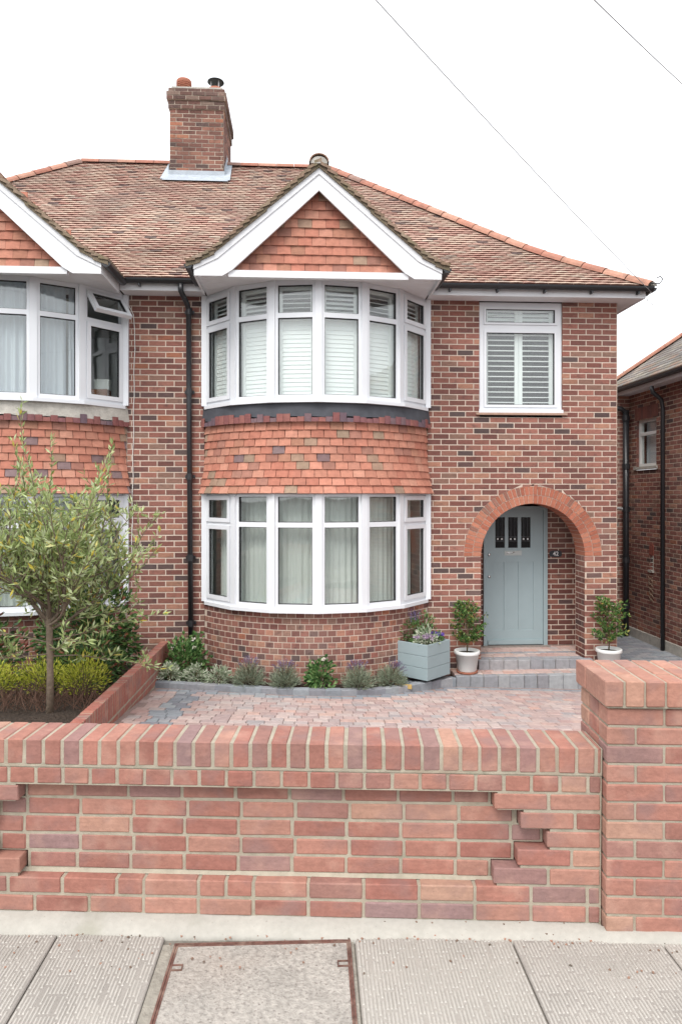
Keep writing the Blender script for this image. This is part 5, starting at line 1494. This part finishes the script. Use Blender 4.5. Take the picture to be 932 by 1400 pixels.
q = c_-dl*.08+dr*.15; mass('viola_plant', 'bright violet viola flowers at the porch corner of the planter box', 'flowers', q.x, q.y, pz1-.03, .12, .11, .10, 200, .04, .02, ROSEL, VIOLET, 34)
# slate chips round it
sl_ = MB()
for k in range(500):
    t = rnd.uniform(.1,1.0); x = rnd.uniform(1.28,1.98); y = kerb_y(x)+.11+rnd.random()**2*.28
    if y > -.05: continue
    z = gz(x,y)+.055+rnd.uniform(0,.02); s_ = rnd.uniform(.010,.024); Mx = Matrix.Translation((x,y,z)) @ Matrix.Rotation(rnd.uniform(0,6), 4, 'Z') @ Matrix.Rotation(rnd.uniform(-.7,.7), 4, 'X')
    c = mixc(lin(74,78,84), lin(120,124,130), rnd.random()); sl_.box(-s_, s_, -s_*.7, s_*.7, -.004, .004, c, Mx)
tag(sl_.build('slate_chippings', mat('slate_chip', src='attr', rough=.6), None), 'dark slate chippings scattered round the foot of the planter', 'chippings', kind='stuff')
b = MB(); A = Vector((1.22,-.84,gz(1.22,-.84)+.065)); b.box(-.10,.10,-.012,.012,-.03,.02, None, Matrix.Translation(A) @ Matrix.Rotation(R(-20), 4, 'Z'))
tag(b.build('timber_offcut', mat('raw_timber', lin(186,156,98), n1=(40,.15)), None), 'short pale timber offcut lying at the foot of the planter', 'timber')

def pot(x, y, z, label, plabel, seed, tall):
    t = thing('flower_pot', label, 'flower pot', (x,y,z), None, 'white pots beside the porch'); b = MB()
    b.lathe([(0,z+.03),(.118,z+.03),(.122,z+.035),(.150,z+.245),(.163,z+.247),(.167,z+.255),(.167,z+.288),(.161,z+.294),(.150,z+.294),(.146,z+.25),(0,z+.25)], x, y, 36); b.build('pot_body', mat('cream_glaze', lin(222,224,222), rough=.4, n1=(8,.05)), t, True)
    b = MB(); b.lathe([(0,z),(.125,z),(.14,z+.03),(.128,z+.031),(.12,z+.012),(0,z+.012)], x, y, 32); b.build('saucer', TERRA, t, True)
    b = MB(); b.lathe([(0,z+.265),(.08,z+.262),(.146,z+.252)], x, y, 24); b.build('compost', SOIL, t, True)
    zz = z+.25
    p = thing('potted_shrub', plabel, 'shrub', (x,y,zz), None, 'shrubs in the white pots'); s_ = MB(); f = MB()
    s_.tube([(x,y,zz),(x+.01,y,zz+.16),(x,y,zz+tall*.9)], [.010,.008,.003], 6)
    for k in range(46):
        h = rnd.uniform(.16,1)*tall; a = rnd.uniform(0,6.28); pr = math.sin(min(1,(h/tall)*1.0)*math.pi*.93+.12)
        L = (.10+.15*max(0,pr))*rnd.uniform(.6,1.1); st_ = Vector((x,y,zz+h*.85)); tip = st_+Vector((math.cos(a)*L, math.sin(a)*L, L*.6))
        s_.tube([tuple(st_), tuple(tip)], [.003,.0012], 4, caps=False)
        for i in range(24):
            q = st_.lerp(tip, rnd.uniform(.2,1.05)); leaf(f, q+rv(.02), rv(1)+Vector((math.cos(a)*.6, math.sin(a)*.6, .1)), rnd.uniform(.035,.058), rnd.uniform(.018,.026))
    s_.build('stem', STEM, p, True); f.build('foliage', POTL, p)
pot(2.145, -.20, -.555, 'round white plant pot on the step beside the planter', 'bushy small leaved shrub in the pot between planter and door', 1, .74)
pot(4.035, -.20, -.555, 'round white plant pot at the outer corner of the porch', 'slender green shrub in the pot at the house corner', 2, .80)
gr_ = MB()
for k in range(260):
    x = rnd.uniform(-2.0, 2.2); yy = rnd.choice([rnd.uniform(-.10,-.05), rnd.uniform(-.09,-.004), rnd.uniform(-.3,-.08)])
    if 1.22 < x < 1.72: yy -= .05
    p = WO+WR.to_3x3() @ Vector((x, yy, 0)); z_ = max(.003, .031+(yy+.003)*.40) if yy > -.085 else .0035
    s_ = rnd.uniform(.0015,.0045); c = mixc(lin(96,88,78), lin(168,130,112), rnd.random())
    gr_.box(-s_, s_, -s_*.8, s_*.8, -s_*.5, s_*.6, c, Matrix.Translation((p.x, p.y, z_)) @ Matrix.Rotation(rnd.uniform(0,6), 4, 'Z'))
tag(gr_.build('grit', mat('grit_mat', src='attr', rough=.9), None), 'crumbs of mortar and grit along the foot of the front wall', 'grit', kind='stuff')
print('objects', len(bpy.data.objects))
